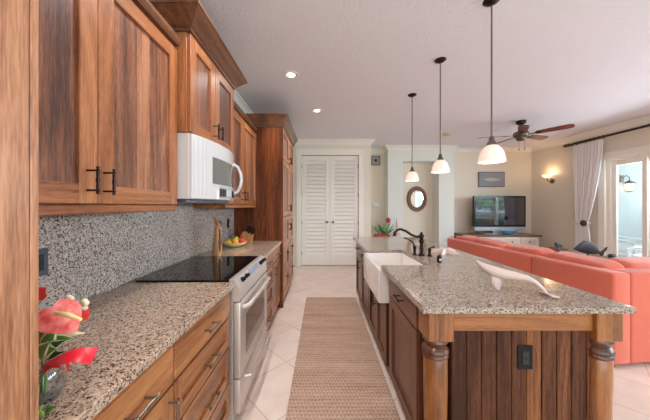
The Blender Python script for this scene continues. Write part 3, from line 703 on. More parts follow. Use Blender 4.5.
for k, (x0, y0, x1, y1, wd, Yq) in enumerate(((43, 352, 58, 326, .018, .60), (43, 352, 66, 340, .015, .59), (41, 352, 56, 349, .022, .575), (41, 350, 40, 318, .018, .62), (44, 356, 64, 352, .014, .585),
                                 (40, 342, 52, 330, .020, .60), (48, 340, 74, 338, .012, .61), (40, 335, 52, 316, .020, .615), (40, 358, 50, 342, .020, .57), (44, 345, 70, 331, .012, .63))):
    leaf(at(x0, y0, .605), at(x1, y1, Yq), wd, M_DGREEN if k % 3 == 1 else M_GREEN, t, side=(.3, -1, .4), edge=M_CREAM if k % 4 != 3 else None)
leaf(at(58, 334, .62), at(86, 333, .64), .006, M_CREAM, t, 'bud', side=(0, -1, .4))
MB().tube([(vx+.004, vy, .93), (vx+.008, vy, 1.0), at(52, 330, .605), at(60, 318, .606)], .0028, 8).build('stem', M_GREEN, t)
MB().tube([(vx-.004, vy, .93), (vx-.002, vy, 1.0), at(46, 330, .62), at(70, 308, .68)], .0024, 8).build('stem', M_GREEN, t)
def ribbon(rows, name, par):
    bm = bmesh.new(); o1 = Vector((.0, -.0012, .0006)); va = [[bm.verts.new(Vector(p)) for p in r] for r in rows]; vb = [[bm.verts.new(Vector(p)-o1) for p in r] for r in rows]
    for vs in (va, vb):
        for a, q in zip(vs[:-1], vs[1:]):
            for i in range(len(a)-1): bm.faces.new((a[i], a[i+1], q[i+1], q[i]))
    for i in range(len(rows)-1):
        for j in (0, len(rows[0])-1): bm.faces.new((va[i][j], va[i+1][j], vb[i+1][j], vb[i][j]))
    bmesh.ops.recalc_face_normals(bm, faces=bm.faces); b = MB(); b._merge(bm); return b.build(name, M_RIB, par, smooth=80)
ribbon([[at(47, 364, .575), at(47, 370, .57)], [at(56, 357, .565), at(58, 366, .55)], [at(70, 350, .56), at(70, 362, .54)], [at(84, 347, .565), at(83, 363, .545)], [at(98.5, 347.5, .58), at(90, 365, .56)]], 'ribbon_tail', t)
ribbon([[at(42, 366, .57), at(42, 376, .567)], [at(49, 360, .562), at(51, 367, .55)], [at(58, 358, .56), at(60, 368, .55)], [at(58, 366, .565), at(60, 370, .56)]], 'ribbon_bow', t)
ribbon([[at(66, 361, .555), at(69, 361, .555)], [at(66.5, 366, .553), at(69.5, 365, .553)], [at(67, 371, .556), at(69, 370, .556)]], 'ribbon_tail', t)
t = thing('cut_foliage', 'sprig of pale green buds lying on the counter in front of the vase', 'foliage', (-.63, .55, .9155))
for k in range(7):
    p = Vector((-.655+.010*(k % 4), .548+.012*(k // 3), .917)); leaf(p, p+Vector((.022*math.cos(k*1.1)+.012, .012*math.sin(k*2), .022+.006*(k % 3))), .007, M_LIME if k % 2 else M_GREEN, t, 'leaf', side=(0, -1, .3))

t = thing('wooden_bird', 'tall slim carved wooden bird standing beside the black cooktop', 'figurine', (-1.0, 2.385, .9155))
bx_, by_ = -1.0, 2.385
MB().tube([(bx_, by_, .9157), (bx_, by_, .96), (bx_+.004, by_, 1.06), (bx_+.006, by_, 1.14), (bx_+.008, by_, 1.19), (bx_+.002, by_, 1.215)], [.040, .044, .043, .036, .028, .020], 18).build('body', WARMW, t)
MB().tube([(bx_+.022, by_, 1.10), (bx_+.020, by_, 1.17), (bx_+.008, by_, 1.215), (bx_-.012, by_, 1.245), (bx_-.030, by_, 1.278), (bx_-.040, by_, 1.305)], [.016, .024, .024, .016, .008, .002], 14).build('head', WARMW, t)
MB().tube([(bx_+.036, by_-.02, 1.17), (bx_+.040, by_-.028, 1.05), (bx_+.034, by_-.022, .96)], [.008, .016, .006], 10).build('wing', M_TABLE, t)

fbx, fby = -1.02, 2.93
t = thing('fruit_bowl', 'pale yellow shallow bowl beyond the range piled with fruit', 'bowl', (fbx, fby, .9155))
MB().lathe([(.055, .9157), (.06, .918), (.10, .935), (.135, .962), (.14, .972), (.132, .972), (.098, .944), (.05, .928), (.004, .927)], (fbx, fby, 0), 32).build('bowl_shell', mat('bowl_glaze', lin(230, 214, 150), .25), t)
def fruit(name, label, c, r, col, sc=(1, 1, 1), cat='fruit'):
    t = thing(name, label, cat, c); m = mat(name+'_skin', col, .35); v = objco(m); 
    prof = []
    n = 14
    for k in range(n+1):
        a = PI*k/n; q = r*math.sin(a)*(1+.06*math.cos(a)); z = -r*math.cos(a)
        if name in ('apple', 'mango'): z = z-(.16*r*math.exp(-(q/(r*.35))**2) if z > 0 else -.1*r*math.exp(-(q/(r*.3))**2))
        prof.append((max(q, .0006), z))
    MB().lathe([(a, h*sc[2]) for a, h in prof], c, 18, sx=sc[1]).build('flesh', m, t)
    zt = r*sc[2]*(.86 if name in ('apple', 'mango') else .98)
    MB().tube([(c[0], c[1], c[2]+zt-.004), (c[0]+.004, c[1], c[2]+zt+.012)], [.002, .0026], 6).build('stem', M_BARK, t)
G = None
fruit('lemon', 'yellow lemon at the near side of the fruit bowl', (fbx-.055, fby-.05, .975), .036, lin(226, 190, 66), (1, 1, .9))
fruit('banana_apple', 'green apple at the back of the fruit bowl', (fbx-.01, fby+.055, .99), .040, lin(150, 176, 56))
fruit('orange', 'orange in the middle of the fruit bowl', (fbx+.015, fby-.035, .983), .038, lin(226, 150, 62))
fruit('apple', 'red apple at the far right of the fruit bowl', (fbx+.075, fby+.02, .982), .038, lin(208, 66, 58))
bpy.data.objects['banana_apple'].name = 'apple'
fruit('lemon', 'yellow lemon at the back left of the fruit bowl', (fbx-.080, fby+.03, .978), .034, lin(222, 186, 70), (1, 1, .9))

t = thing('knife_block', 'slanted wooden knife block with black handles against the pantry side', 'knife block', (-.985, 3.22, .9155))
R = Matrix.Translation((-.985, 3.22, .9157))@Matrix.Rotation(-.0, 4, 'Z')
MB().prism([(-.075, 0), (.075, 0), (.095, .10), (.00, .155), (-.03, .135)], -.055, .055, 'Y').xform(R).build('block', WARMW, t, smooth=0)
for i in range(3):
    for j in range(3):
        p = Vector((.012+.03*i, -.034+.034*j, .142-.018*i)); d = Vector((.50, 0, .87))
        MB().tube([p, p+d*.02, p+d*.075, p+d*.09], [.008, .010, .011, .009], 8, flat=.7).xform(R).build('knife_handle', M_BLACK, t)

# ------------------------------------------------------------------ ceiling fixtures
def can(x, y, label):
    t = thing('recessed_light', label, 'light', (x, y, CE), group='recessed ceiling lights')
    MB().lathe([(.062, 0), (.062, -.004), (.088, -.006), (.092, -.001), (.092, 0)], (0, 0, 0), 32, cap=False).build('trim_ring', M_TRIM, t, local=True)
    MB().lathe([(.062, -.0005), (.0625, -.003), (.050, -.0025), (.050, -.0005)], (0, 0, 0), 32, cap=False).build('baffle', M_SILVER, t, local=True)
    MB().lathe([(.050, -.001), (.050, -.0035), (.003, -.0035)], (0, 0, 0), 28).build('lamp_face', M_LAMP, t, local=True)
    return t
c0 = can(-.362, 2.917, 'round lit recessed ceiling light nearer the camera')
dup(c0, (-.08, 4.01, CE), 'round lit recessed ceiling light nearer the louvered doors')
dup(c0, (-.42, 1.45, CE), 'round recessed light added unseen over the aisle to brighten the counter')  # this fixture and the next are added out of view for counter light
dup(c0, (-.42, .20, CE), 'round recessed light added unseen by the tall cabinet to brighten the near counter')
def spot(x, y, p):
    l = bpy.data.lights.new('can_lamp', 'SPOT'); l.energy = p; l.spot_size = 2.4; l.spot_blend = .8; l.shadow_soft_size = .06; l.color = (.98, .96, .96)
    o = bpy.data.objects.new('can_lamp', l); C.objects.link(o); o.location = (x, y, CE-.02)
for x, y in ((-.362, 2.917), (-.08, 4.01), (-.42, 1.45), (-.42, .20)): spot(x, y, 36)  # last two spots serve the added, unseen fixtures

PX = lambda y: 1.262 if y < 2 else 1.24
def pendant(y, z, label):
    t = thing('pendant_light', label, 'pendant light', (PX(y), y, z), group='pendants over the island')
    h = CE-z
    MB().lathe([(.003, h-.03), (.022, h-.028), (.05, h-.012), (.058, h-.004), (.058, h)], (0, 0, 0), 24).build('canopy', M_BRONZE, t, local=True)
    MB().tube([(0, 0, .175), (0, 0, h-.02)], .006, 10).build('rod', M_PEWTER, t, local=True)
    MB().lathe([(.012, .19), (.014, .185), (.020, .168), (.016, .162), (.028, .146), (.032, .126), (.026, .118)], (0, 0, 0), 20).build('cap', M_PEWTER, t, local=True)
    MB().lathe([(.026, .126), (.046, .116), (.066, .090), (.079, .055), (.087, .016), (.089, .0), (.085, .0), (.083, .016), (.075, .055), (.062, .087), (.043, .112), (.026, .122)], (0, 0, 0), 36, cap=False).build('shade', M_SHADE, t, local=True)
    MB().sphere((0, 0, .062), .026, (1, 1, 1.25), sub=2).build('bulb', M_LAMP, t, local=True)
    return t
for y, z, lb in ((1.86, 1.717, 'white glass pendant nearest the camera, hanging lowest-left of fan'), (2.62, 1.745, 'middle white glass pendant of the row over the island'), (3.44, 1.737, 'farthest white glass pendant, in front of the oval mirror')):
    if y == 1.86: p0 = pendant(y, z, 'white glass dome pendant nearest the camera over the island')
    else: pendant(y, z, lb)
    l = bpy.data.lights.new('pendant_lamp', 'POINT'); l.energy = .7; l.color = (1, .85, .72); l.shadow_soft_size = .03
    o = bpy.data.objects.new('pendant_lamp', l); C.objects.link(o); o.location = (PX(y), y, z+.02)

t = thing('smoke_detector', 'round beige smoke detector on the ceiling beyond the pendants', 'smoke detector', (2.637, 5.27, CE))
MB().lathe([(.003, CE-.045), (.05, CE-.042), (.085, CE-.026), (.09, CE-.01), (.092, CE-.001)], (2.637, 5.27, 0), 28).build('cover', mat('beige_plastic', lin(222, 190, 150), .5), t)
MB().lathe([(.055, CE-.0425), (.055, CE-.046), (.045, CE-.046), (.045, CE-.0425)], (2.637, 5.27, 0), 24, cap=False).build('sensor_ring', M_SILVER, t)
t = thing('sprinkler_head', 'small white sprinkler cover on the ceiling near the louvered doors', 'sprinkler', (.02, 4.81, CE))
MB().lathe([(.003, CE-.008), (.036, CE-.008), (.042, CE-.001)], (.02, 4.81, 0), 20).build('plate', M_TRIM, t)

# ceiling fan
FX, FY = 3.58, 4.50
t = thing('ceiling_fan', 'dark ceiling fan with reddish wooden blades over the living area', 'ceiling fan', (FX, FY, CE))
MB().lathe([(.003, CE-.07), (.04, CE-.068), (.07, CE-.05), (.078, CE-.02), (.08, CE-.001)], (FX, FY, 0), 24).build('canopy', M_BRONZE, t)
MB().tube([(FX, FY, CE-.20), (FX, FY, CE-.06)], .016, 12).build('downrod', M_BRONZE, t)
mo = MB().lathe([(.02, 2.735), (.06, 2.73), (.105, 2.715), (.118, 2.69), (.118, 2.655), (.10, 2.63), (.075, 2.615), (.07, 2.585), (.05, 2.565), (.01, 2.56)], (FX, FY, 0), 28).build('motor', mat('motor_pewter', lin(98, 84, 76), .4, .6), t)
MB().lathe([(.1185, 2.685), (.120, 2.68), (.120, 2.665), (.1185, 2.66)], (FX, FY, 0), 28, cap=False).build('band', M_PEWTER, mo)
for k in range(5):
    a = math.radians(-53+72*k); Rm = Matrix.Translation((FX, FY, 2.665))@Matrix.Rotation(a, 4, 'Z')@Matrix.Rotation(math.radians(-13), 4, 'X')
    bm = MB(); out = [(.22, -.055), (.30, -.062), (.52, -.072), (.64, -.070), (.68, -.05), (.69, 0), (.68, .05), (.64, .070), (.52, .072), (.30, .062), (.22, .055)]
    bl = bm.prism(out, -.004, .004, 'Z').xform(Rm).build('blade', M_BLADE, t, smooth=0)
    MB().box(.10, .24, -.016, .016, -.010, -.004, .002).box(.20, .28, -.04, .04, -.009, -.004, .002).xform(Rm).build('blade_iron', M_BRONZE, bl, smooth=0)
for dx, zz in ((-.05, 2.40), (.05, 2.42)):
    MB().tube([(FX+dx, FY-.02, 2.575), (FX+dx, FY-.02, zz)], .0025, 6).sphere((FX+dx, FY-.02, zz), .010, (1, 1, 1.6), sub=2).build('pull_chain', M_PEWTER, t)

# ------------------------------------------------------------------ far walls
t = thing('intercom_panel', 'square grey wall panel high beside the louvered doors', 'wall panel', (1.434, 6.7, 2.60))
MB().box(1.31, 1.56, 6.675, 6.699, 2.475, 2.735, .006).build('frame', mat('panel_grey', lin(120, 124, 118), .4), t, smooth=0)
MB().box(1.345, 1.525, 6.670, 6.6755, 2.515, 2.70, .002).build('grille', mat('panel_mid', lin(150, 152, 146), .5), t, smooth=0)
MB().box(1.40, 1.465, 6.664, 6.6705, 2.575, 2.64, .002).build('speaker', M_BLACK, t, smooth=0)
t = thing('thermostat', 'small white thermostat on the narrow wall right of the louvered doors', 'thermostat', (1.43, 6.7, 1.41))
MB().lathe([(.058, 6.699), (.058, 6.68), (.05, 6.672), (.003, 6.671)], (1.40, 0, 1.41), 24, axis='Y').build('dial', mat('pale_aqua', lin(214, 228, 226), .4), t)
MB().box(1.452, 1.53, 6.685, 6.699, 1.36, 1.46, .004).build('switch_plate', M_TRIM, t, smooth=0)

t = thing('oval_mirror', 'oval mirror in a carved brown frame inside the wall alcove', 'mirror', (2.535, 6.69, 1.575))
def oval(a, b_, y, n=48): return [(2.535+a*math.cos(2*PI*k/n), y, 1.578+b_*math.sin(2*PI*k/n)) for k in range(n)]
MB().ring_loft([oval(.165, .225, 6.698), oval(.265, .335, 6.698), oval(.268, .338, 6.68), oval(.25, .32, 6.655), oval(.215, .28, 6.65), oval(.185, .248, 6.662), oval(.165, .225, 6.675)], cap=False).build('frame', mat('carved_brown', lin(112, 80, 54), .55), t, smooth=40)
b = MB()
for k in range(34):
    a = 2*PI*k/34; b.sphere((2.535+.232*math.cos(a), 6.652, 1.578+.30*math.sin(a)), .020, (1, .6, 1), sub=1)
b.build('frame_beading', mat('carved_light', lin(142, 106, 74), .5), bpy.data.objects['frame.001'] if 'frame.001' in bpy.data.objects and bpy.data.objects['frame.001'].parent == t else t)
MB().ring_loft([oval(.168, .228, 6.680), oval(.168, .228, 6.676)]).build('glass', mat('mirror_silver', (.86, .88, .9, 1), .03, 1), t, smooth=0)

t = thing('framed_picture', 'small grey fish picture hanging above the television', 'picture', (4.46, 6.6, 2.09))
MB().box(4.115, 4.81, 6.575, 6.599, 1.89, 2.29, .004).build('frame', mat('frame_wood', lin(110, 104, 100), .5), t, smooth=0)
cv = MB().box(4.14, 4.785, 6.572, 6.576, 1.915, 2.265).build('canvas', paint('canvas_grey', lin(140, 146, 152)), t, smooth=0)
fish = [(-.20, 0), (-.15, .03), (-.05, .05), (.08, .04), (.16, .012), (.22, .045), (.20, 0), (.22, -.045), (.16, -.012), (.08, -.04), (-.05, -.04), (-.15, -.02)]
MB().prism([(4.46+x, 2.085+z) for x, z in fish], 6.570, 6.5722, 'Y').build('painted_fish', mat('fish_pale', lin(190, 182, 174), .5), cv, smooth=0)

t = thing('media_console', 'white console with a brown top under the television', 'console', (4.32, 6.2, 0))
MB().box(3.46, 5.19, 5.98, 6.46, .08, .655, .004).build('carcass', PWH['X'], t, smooth=0)
MB().box(3.42, 5.235, 5.94, 6.49, .655, .70, .008).build('top', M_TABLE, t, smooth=0)
for i in range(4):
    x0 = 3.50+i*.415; d = MB().box(x0, x0+.395, 5.962, 5.98, .44, .63, .003).build('drawer', PWH['X'], t, smooth=0)
    MB().box(x0+.03, x0+.365, 5.957, 5.9625, .465, .605).build('panel', mat('console_panel', lin(206, 190, 176), .5), d, smooth=0)
    MB().sphere((x0+.197, 5.945, .535), .016, sub=2).build('knob', M_BRONZE, d)
    d = MB().box(x0, x0+.395, 5.962, 5.98, .11, .42, .003).build('door', PWH['Z'], t, smooth=0); MB().sphere((x0+.35, 5.945, .30), .014, sub=2).build('knob', M_BRONZE, d)
for x in (3.48, 5.11):
    for y in (6.0, 6.38): MB().box(x, x+.06, y, y+.06, 0, .08).build('leg', PWH['Z'], t, smooth=0)

t = thing('television', 'flat screen television standing on the white console', 'television', (4.41, 6.22, .70))
MB().box(3.77, 5.06, 6.20, 6.27, .875, 1.64, .008).build('bezel', mat('tv_black', lin(16, 16, 18), .25), t, smooth=0)
MB().box(3.815, 5.015, 6.1975, 6.2005, .925, 1.60).build('screen', M_TV, t, smooth=0)
MB().box(3.78, 5.05, 6.195, 6.26, .775, .873, .006).build('speaker_bar', M_SILVER, t, smooth=0)
MB().box(4.0, 4.8, 6.10, 6.36, .7005, .715, .004).box(4.25, 4.57, 6.215, 6.26, .71, .78).build('stand', M_SILVER, t, smooth=0)
t = thing('blue_dish', 'blue glass dish in front of the television on the console', 'dish', (4.50, 6.02, .7005))
MB().lathe([(.06, .7005), (.07, .705), (.15, .74), (.19, .79), (.182, .792), (.14, .745), (.05, .715), (.004, .714)], (4.50, 6.03, 0), 28, sx=.42).build('bowl_shell', M_BLUEDISH, t)

# wall sconce
sy_ = 6.0
t = thing('wall_sconce', 'lit brass wall sconce with an upturned glass bowl beside the curtain', 'sconce', (RX, sy_, 2.0))
MB().lathe([(.06, RX-.001), (.06, RX-.012), (.03, RX-.022), (.003, RX-.024)], (0, sy_, 1.99), 20, axis='X').build('back_plate', M_PEWTER, t)
MB().tube([(RX-.02, sy_, 1.99), (RX-.07, sy_, 1.975), (RX-.115, sy_, 1.99), (RX-.125, sy_, 2.06)], [.010, .009, .009, .011], 10).build('arm', M_PEWTER, t)
MB().lathe([(.02, 2.06), (.05, 2.068), (.085, 2.10), (.105, 2.14), (.10, 2.14), (.08, 2.104), (.045, 2.074), (.01, 2.07)], (RX-.125, sy_, 0), 24).build('glass_bowl', M_SCONCE, t)
l = bpy.data.lights.new('sconce_lamp', 'POINT'); l.energy = 1.2; l.color = (1, .72, .42); l.shadow_soft_size = .04
o = bpy.data.objects.new('sconce_lamp', l); C.objects.link(o); o.location = (RX-.125, sy_, 2.17)

# curtain and rod
RXr = RX-.12; RZ = 2.725
t = thing('curtain_rod', 'thick dark curtain rod with a carved finial above the sliding glass door', 'curtain rod', (RXr, 3.5, RZ))
MB().tube([(RXr, -1.8, RZ), (RXr, 5.47, RZ)], .022, 14).build('pole', M_RODM, t)
MB().lathe([(.022, 5.47), (.038, 5.475), (.036, 5.49), (.020, 5.50), (.034, 5.525), (.038, 5.55), (.028, 5.585), (.012, 5.61), (.003, 5.625)], (RXr, 0, RZ), 18, axis='Y').build('finial', mat('finial_brown', lin(84, 48, 36), .4), t)
for y in (5.43, 3.0, .8, -1.6):
    MB().tube([(RX-.001, y, RZ-.03), (RX-.06, y, RZ-.03), (RXr, y, RZ-.028)], .011, 8).lathe([(.035, RX-.001), (.035, RX-.01), (.01, RX-.012)], (0, y, RZ-.03), 14, axis='X').build('bracket', M_RODM, t)
t = thing('curtain', 'white pleated curtain tied back beside the sliding glass door', 'curtain', (RXr, 5.1, 0))
rows = []; NZ, NY = 34, 96
def edges(z):
    if z > 1.04:
        q = min(1, (z-1.04)/(2.68-1.04)); return 5.385-.03*(1-q), 4.81+.27*(1-q)**1.6
    q = (1.04-z)/1.04; return 5.355+.02*q, 5.08-.09*q**.7
bm = bmesh.new(); grid = []
for side in (0, 1):
    g_ = []
    for i in range(NZ+1):
        z = 2.685-(2.685-.015)*i/NZ; a, bb = edges(z); row = []
        amp = .013*(1-.45*math.exp(-((z-1.04)/.18)**2))
        for j in range(NY+1):
            q = j/NY; y = a+(bb-a)*q; x = RXr+amp*math.sin(q*PI*2*9+.5*math.sin(z*2))+.006*math.sin(q*23+z*1.5)+(.004 if side else 0)
            row.append(bm.verts.new((x, y, z)))
        g_.append(row)
    grid.append(g_)
    for r0, r1 in zip(g_[:-1], g_[1:]):
        for j in range(NY): bm.faces.new((r0[j], r0[j+1], r1[j+1], r1[j]))
for j in (0, NY):
    for i in range(NZ): bm.faces.new((grid[0][i][j], grid[0][i+1][j], grid[1][i+1][j], grid[1][i][j]))
bmesh.ops.recalc_face_normals(bm, faces=bm.faces); b = MB(); b._merge(bm); b.build('drape', M_CURT, t, smooth=70)
for k in range(8):
    y = 5.36-.55*k/7; b = MB(); b.tube([(RXr+.030*math.cos(2*PI*i/16), y, RZ-.008+.036*math.sin(2*PI*i/16)) for i in range(17)], .0045, 6); b.build('ring', M_RODM, t)
MB().box(RXr-.05, RXr+.05, 5.06, 5.37, 1.02, 1.06, .015).build('tie_band', M_CURT, t)
MB().lathe([(.065, RXr-.052), (.065, RXr-.062), (.05, RXr-.078), (.02, RXr-.084), (.003, RXr-.084)], (0, 5.12, 1.04), 24, axis='X').build('tieback_medallion', mat('medallion', lin(84, 72, 72), .5, .3), t)

# ------------------------------------------------------------------ sofa
SO = (2.456, 2.105, 0); SR = math.radians(5.65)
t = thing('sectional_sofa', 'coral red sectional sofa with loose back cushions behind the island', 'sofa', SO, SR)
LL, LW = 2.36, 2.35
MB().box(.02, .95, .02, LL, .05, .30, .02, seg=2).box(.95, LW, .02, .95, .05, .30, .02, seg=2).build('base', M_SOFA, t, local=True)
MB().box(0, .17, 0, .755, .045, .82, .022, seg=3).build('back', M_SOFA, t, local=True)
MB().box(0, .17, .759, LL, .045, .82, .022, seg=3).build('back', M_SOFA, t, local=True)
MB().box(.172, LW, 0, .17, .045, .82, .022, seg=3).build('back', M_SOFA, t, local=True)
MB().box(LW+.002, LW+.20, 0, .95, .045, .62, .03, seg=3).build('arm', M_SOFA, t, local=True)
MB().box(.172, .95, LL+.002, LL+.18, .045, .62, .03, seg=3).build('arm', M_SOFA, t, local=True)
for (x0, x1, y0, y1) in ((.18, .96, .18, .96), (.18, .96, .97, 1.66), (.18, .96, 1.67, LL), (.97, 1.66, .18, .96), (1.67, LW, .18, .96)):
    MB().cushion(((x0+x1)/2, (y0+y1)/2, .385), (x1-x0, y1-y0, .19), n=8, e=.25).build('seat_cushion', M_SOFA, t, local=True)
cb = [(.14, .745), (.735, 1.345), (1.335, 1.94), (1.93, 2.34)]
for i, (y0, y1) in enumerate(cb):
    b = MB(); b.cushion((0, 0, 0), (.24, y1-y0, .50), n=10, e=.30)
    b.xform(Matrix.Translation((.27, (y0+y1)/2, .628))@Matrix.Rotation(-.16, 4, 'Y')@Matrix.Rotation([.03, -.04, .035, -.02][i], 4, 'X')); b.build('back_cushion', M_SOFA, t, local=True)
for i, (x0, x1) in enumerate(((.36, .99), (1.0, 1.66), (1.67, 2.32))):
    b = MB(); b.cushion((0, 0, 0), (x1-x0, .24, .50), n=10, e=.30); b.xform(Matrix.Translation(((x0+x1)/2, .275, .628))@Matrix.Rotation(.16, 4, 'X')); b.build('back_cushion', M_SOFA, t, local=True)
for x, y in ((.05, .05), (LW+.1, .06), (.06, LL-.05), (LW+.1, .88), (.85, LL-.05)):
    MB().lathe([(.028, .052), (.026, .02), (.02, .0005)], (x, y, 0), 14).build('foot', WP['Z'], t, local=True)

# end table with fish behind the sofa
t = thing('end_table', 'low brown end table under the dark fish by the curtain', 'table', (4.68, 4.30, 0))
MB().box(4.30, 5.08, 4.02, 4.58, .465, .50, .005).build('top', M_TABLE, t, smooth=0)
for x in (4.34, 5.0):
    for y in (4.05, 4.51): MB().box(x, x+.04, y, y+.04, 0, .465).build('leg', M_TABLE, t, smooth=0)
t = thing('fish_sculpture', 'dark metal fish sculpture seen over the sofa in front of the curtain', 'sculpture', (4.55, 4.28, .5005))
prof = [(-.265, 0.652, .003), (-.22, 0.662, .03), (-.15, 0.678, .075), (-.06, 0.685, .105), (.04, 0.665, .10), (.11, 0.635, .07), (.17, 0.605, .035), (.205, 0.590, .02)]
rings = []
for dx, z, r in prof:
    rings.append([(4.565+dx, 4.28+.38*r*math.cos(2*PI*k/16), z+r*math.sin(2*PI*k/16)) for k in range(16)])
bd = MB().ring_loft(rings).build('body', M_FISH, t)
MB().prism([(4.565+.185, .60), (4.565+.235, .625), (4.565+.315, .69), (4.565+.30, .64), (4.565+.255, .595), (4.565+.25, .555), (4.565+.215, .535), (4.565+.185, .575)], 4.27, 4.29, 'Y').build('tail_fin', M_FISH, t, smooth=0)
MB().prism([(4.565-.15, .745), (4.565-.08, .795), (4.565+.03, .775), (4.565+.09, .71), (4.565-.04, .75)], 4.272, 4.288, 'Y').build('dorsal_fin', M_FISH, t, smooth=0)
MB().lathe([(.05, .5005), (.05, .512), (.012, .516), (.012, .62)], (4.55, 4.28, 0), 18).build('base', M_FISH, t)
t = thing('small_pot', 'small dark green pot on the end table right of the fish', 'pot', (4.98, 4.30, .5005))
MB().lathe([(.03, .5005), (.045, .505), (.055, .53), (.045, .555), (.04, .56), (.036, .553), (.004, .55)], (4.99, 4.30, 0), 18).build('pot_body', mat('pot_green', lin(48, 62, 58), .35), t)
t = thing('side_stand', 'slim low stand behind the sofa holding the small grey bird', 'stand', (5.12, 5.45, 0))
MB().lathe([(.14, .0005), (.14, .02), (.03, .03), (.025, .44), (.16, .455), (.16, .475), (.004, .475)], (5.1, 5.40, 0), 22).build('pedestal', M_TABLE, t)
t = thing('bird_figurine', 'small blue-grey bird figurine peeking over the sofa left of the curtain', 'figurine', (5.1, 5.4, .4755))
MB().tube([(5.03, 5.40, .52), (5.07, 5.4, .528), (5.11, 5.4, .535), (5.16, 5.4, .525), (5.20, 5.4, .515)], [.01, .035, .045, .03, .006], 12).sphere((5.05, 5.4, .58), .028, sub=2).tube([(5.07, 5.4, .54), (5.05, 5.4, .58)], .022, 8).build('body', mat('slate_blue', lin(74, 88, 108), .4), t)
MB().lathe([(.025, .4755), (.025, .49), (.012, .50)], (5.11, 5.4, 0), 12).build('base', M_BONE, t)

# table with plants behind the island
t = thing('console_table', 'low white hall table against the far alcove wall beyond the island', 'table', (1.62, 6.12, 0))
MB().box(1.25, 2.02, 5.99, 6.30, .57, .60, .004).build('top', PWH['X'], t, smooth=0)
for x in (1.27, 1.96):
    for y in (6.0, 6.26): MB().box(x, x+.035, y, y+.035, 0, .57).build('leg', PWH['Z'], t, smooth=0)
t = thing('potted_plant', 'red-flowered potted plant on the low table beyond the island', 'plant', (1.46, 6.14, .6005))
MB().box(1.28, 1.66, 6.09, 6.20, .6005, .70, .01).build('planter', M_SOIL, t, smooth=0)
random.seed(3)
for k in range(16):
    c = Vector((1.33+.28*random.random(), 6.145, .69)); tip = c+Vector((random.uniform(-.20, .22), random.uniform(-.06, .06), random.uniform(.12, .34)))
    leaf(c, tip, .018, M_DGREEN if k % 2 else M_GREEN, t, side=(0, -1, .2))
MB().tube([(1.55, 6.14, .69), (1.60, 6.13, .88), (1.62, 6.12, 1.02)], .006, 6).build('stem', M_GREEN, t)
b = MB()
for k in range(6): a = k*1.05; b.sphere((1.62+.03*math.cos(a), 6.12, 1.04+.035*math.sin(a)), .032, (1, .7, 1.1), sub=2)
b.build('flower', mat('tulip_red', lin(178, 34, 48), .45), t)
t = thing('sail_ornament', 'white sail-shaped ornament beside the red-flowered plant', 'ornament', (1.83, 6.14, .6005))
MB().box(1.72, 1.94, 6.11, 6.17, .6005, .66, .012).build('hull', M_BONE, t)
MB().prism([(1.735, .67), (1.825, .67), (1.825, 1.06)], 6.135, 6.145, 'Y').build('sail', M_BONE, t, smooth=0)
MB().prism([(1.838, .67), (1.925, .67), (1.838, 1.0)], 6.135, 6.145, 'Y').build('sail', M_BONE, t, smooth=0)
MB().tube([(1.831, 6.14, .65), (1.831, 6.14, 1.09)], .005, 6).build('mast', M_TABLE, t)

# ------------------------------------------------------------------ lanai things
t = thing('wall_lantern', 'lit lantern on the lanai wall seen through the glass door', 'lantern', (7.93, 6.62, 1.9))
lx = 7.93
MB().box(lx-.05, lx+.05, 6.60, 6.619, 2.02, 2.2, .005).tube([(lx, 6.60, 2.12), (lx, 6.52, 2.19), (lx, 6.45, 2.13), (lx, 6.45, 2.06)], .01, 8).build('bracket', M_PEWTER, t)
MB().lathe([(.003, 2.07), (.02, 2.05), (.115, 1.985), (.115, 1.97), (.02, 1.965)], (lx, 6.45, 0), 6).build('roof', M_PEWTER, t, smooth=0)
MB().lathe([(.098, 1.964), (.07, 1.78), (.02, 1.775)], (lx, 6.45, 0), 6).build('lamp_glass', M_LANT, t, smooth=0)
b = MB()
for k in range(6):
    a = 2*PI*k/6; b.tube([(lx+.101*math.cos(a), 6.45+.101*math.sin(a), 1.965), (lx+.073*math.cos(a), 6.45+.073*math.sin(a), 1.778)], .005, 5)
b.lathe([(.075, 1.778), (.075, 1.765), (.02, 1.75)], (lx, 6.45, 0), 6).build('cage', M_PEWTER, t)
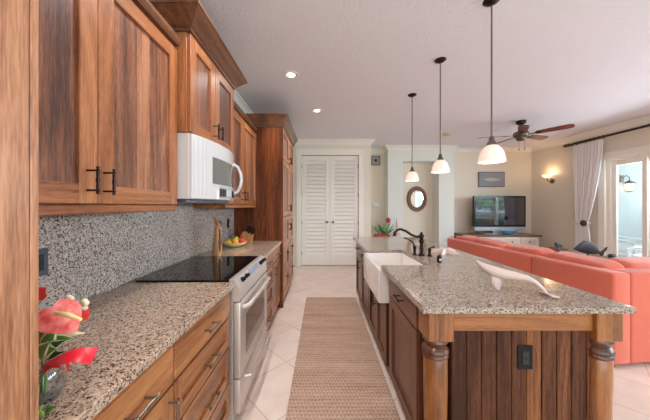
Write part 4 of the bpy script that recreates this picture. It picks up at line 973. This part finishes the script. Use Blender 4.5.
def wicker(loc, rz, label):
    t = thing('patio_armchair', label, 'chair', loc, rz)
    MB().box(-.33, .33, -.32, .32, .30, .38, .03, seg=2).build('seat', M_WICK, t, local=True)
    MB().cushion((0, 0, .43), (.56, .56, .12), n=6, e=.3).build('seat_cushion', M_CURT, t, local=True)
    MB().box(-.33, .33, .26, .36, .34, .98, .04, seg=3).build('backrest', M_WICK, t, local=True)
    for s in (-1, 1):
        MB().tube([(s*.33, -.30, .36), (s*.34, -.30, .60), (s*.34, -.2, .64), (s*.34, .25, .68)], .03, 8).build('arm', M_WICK, t, local=True)
        MB().tube([(s*.29, -.28, 0), (s*.30, -.28, .32)], .025, 8).build('leg', M_WICK, t, local=True)
        MB().tube([(s*.29, .30, 0), (s*.30, .28, .32)], .025, 8).build('leg', M_WICK, t, local=True)
    return t
wicker((6.86, 5.68, -.02), math.radians(20), 'white wicker patio chair under the lantern, seen through the glass door')
wicker((6.22, 4.62, -.02), math.radians(-150), 'white wicker patio chair at the photo edge outside the glass door')

# trees beyond the railing, mirrored in the television
def tree(x, y, h, r, label):
    t = thing('tree', label, 'tree', (x, y, -.4), group='trees beyond the lanai railing')
    MB().tube([(x, y, -.4), (x+.1, y, h*.4), (x, y+.1, h*.7)], [.16, .12, .05], 8).build('trunk', M_BARK, t)
    bm = bmesh.new()
    for k in range(2600):
        d = Vector((random.gauss(0, 1), random.gauss(0, 1), random.gauss(0, 1))).normalized()*(random.random()**.4)*r
        p = Vector((x, y, h*.62))+Vector((d.x, d.y, d.z*.9)); s = .16
        a = Vector((random.gauss(0, 1), random.gauss(0, 1), random.gauss(0, 1))).normalized()*s; c = a.orthogonal().normalized()*s*.5
        bm.faces.new([bm.verts.new(q) for q in (p-a, p+c, p+a, p-c)])
    b = MB(); b._merge(bm); b.build('crown', M_TREE, t, smooth=0)
for k, (x, y, h, r) in enumerate(((12.6, -2.6, 4.2, 2.0), (13.6, -7.4, 4.8, 2.3), (15.0, -12.5, 5.4, 2.5))):
    tree(x, y, h, r, 'green tree beyond the lanai railing, reflected in the television')
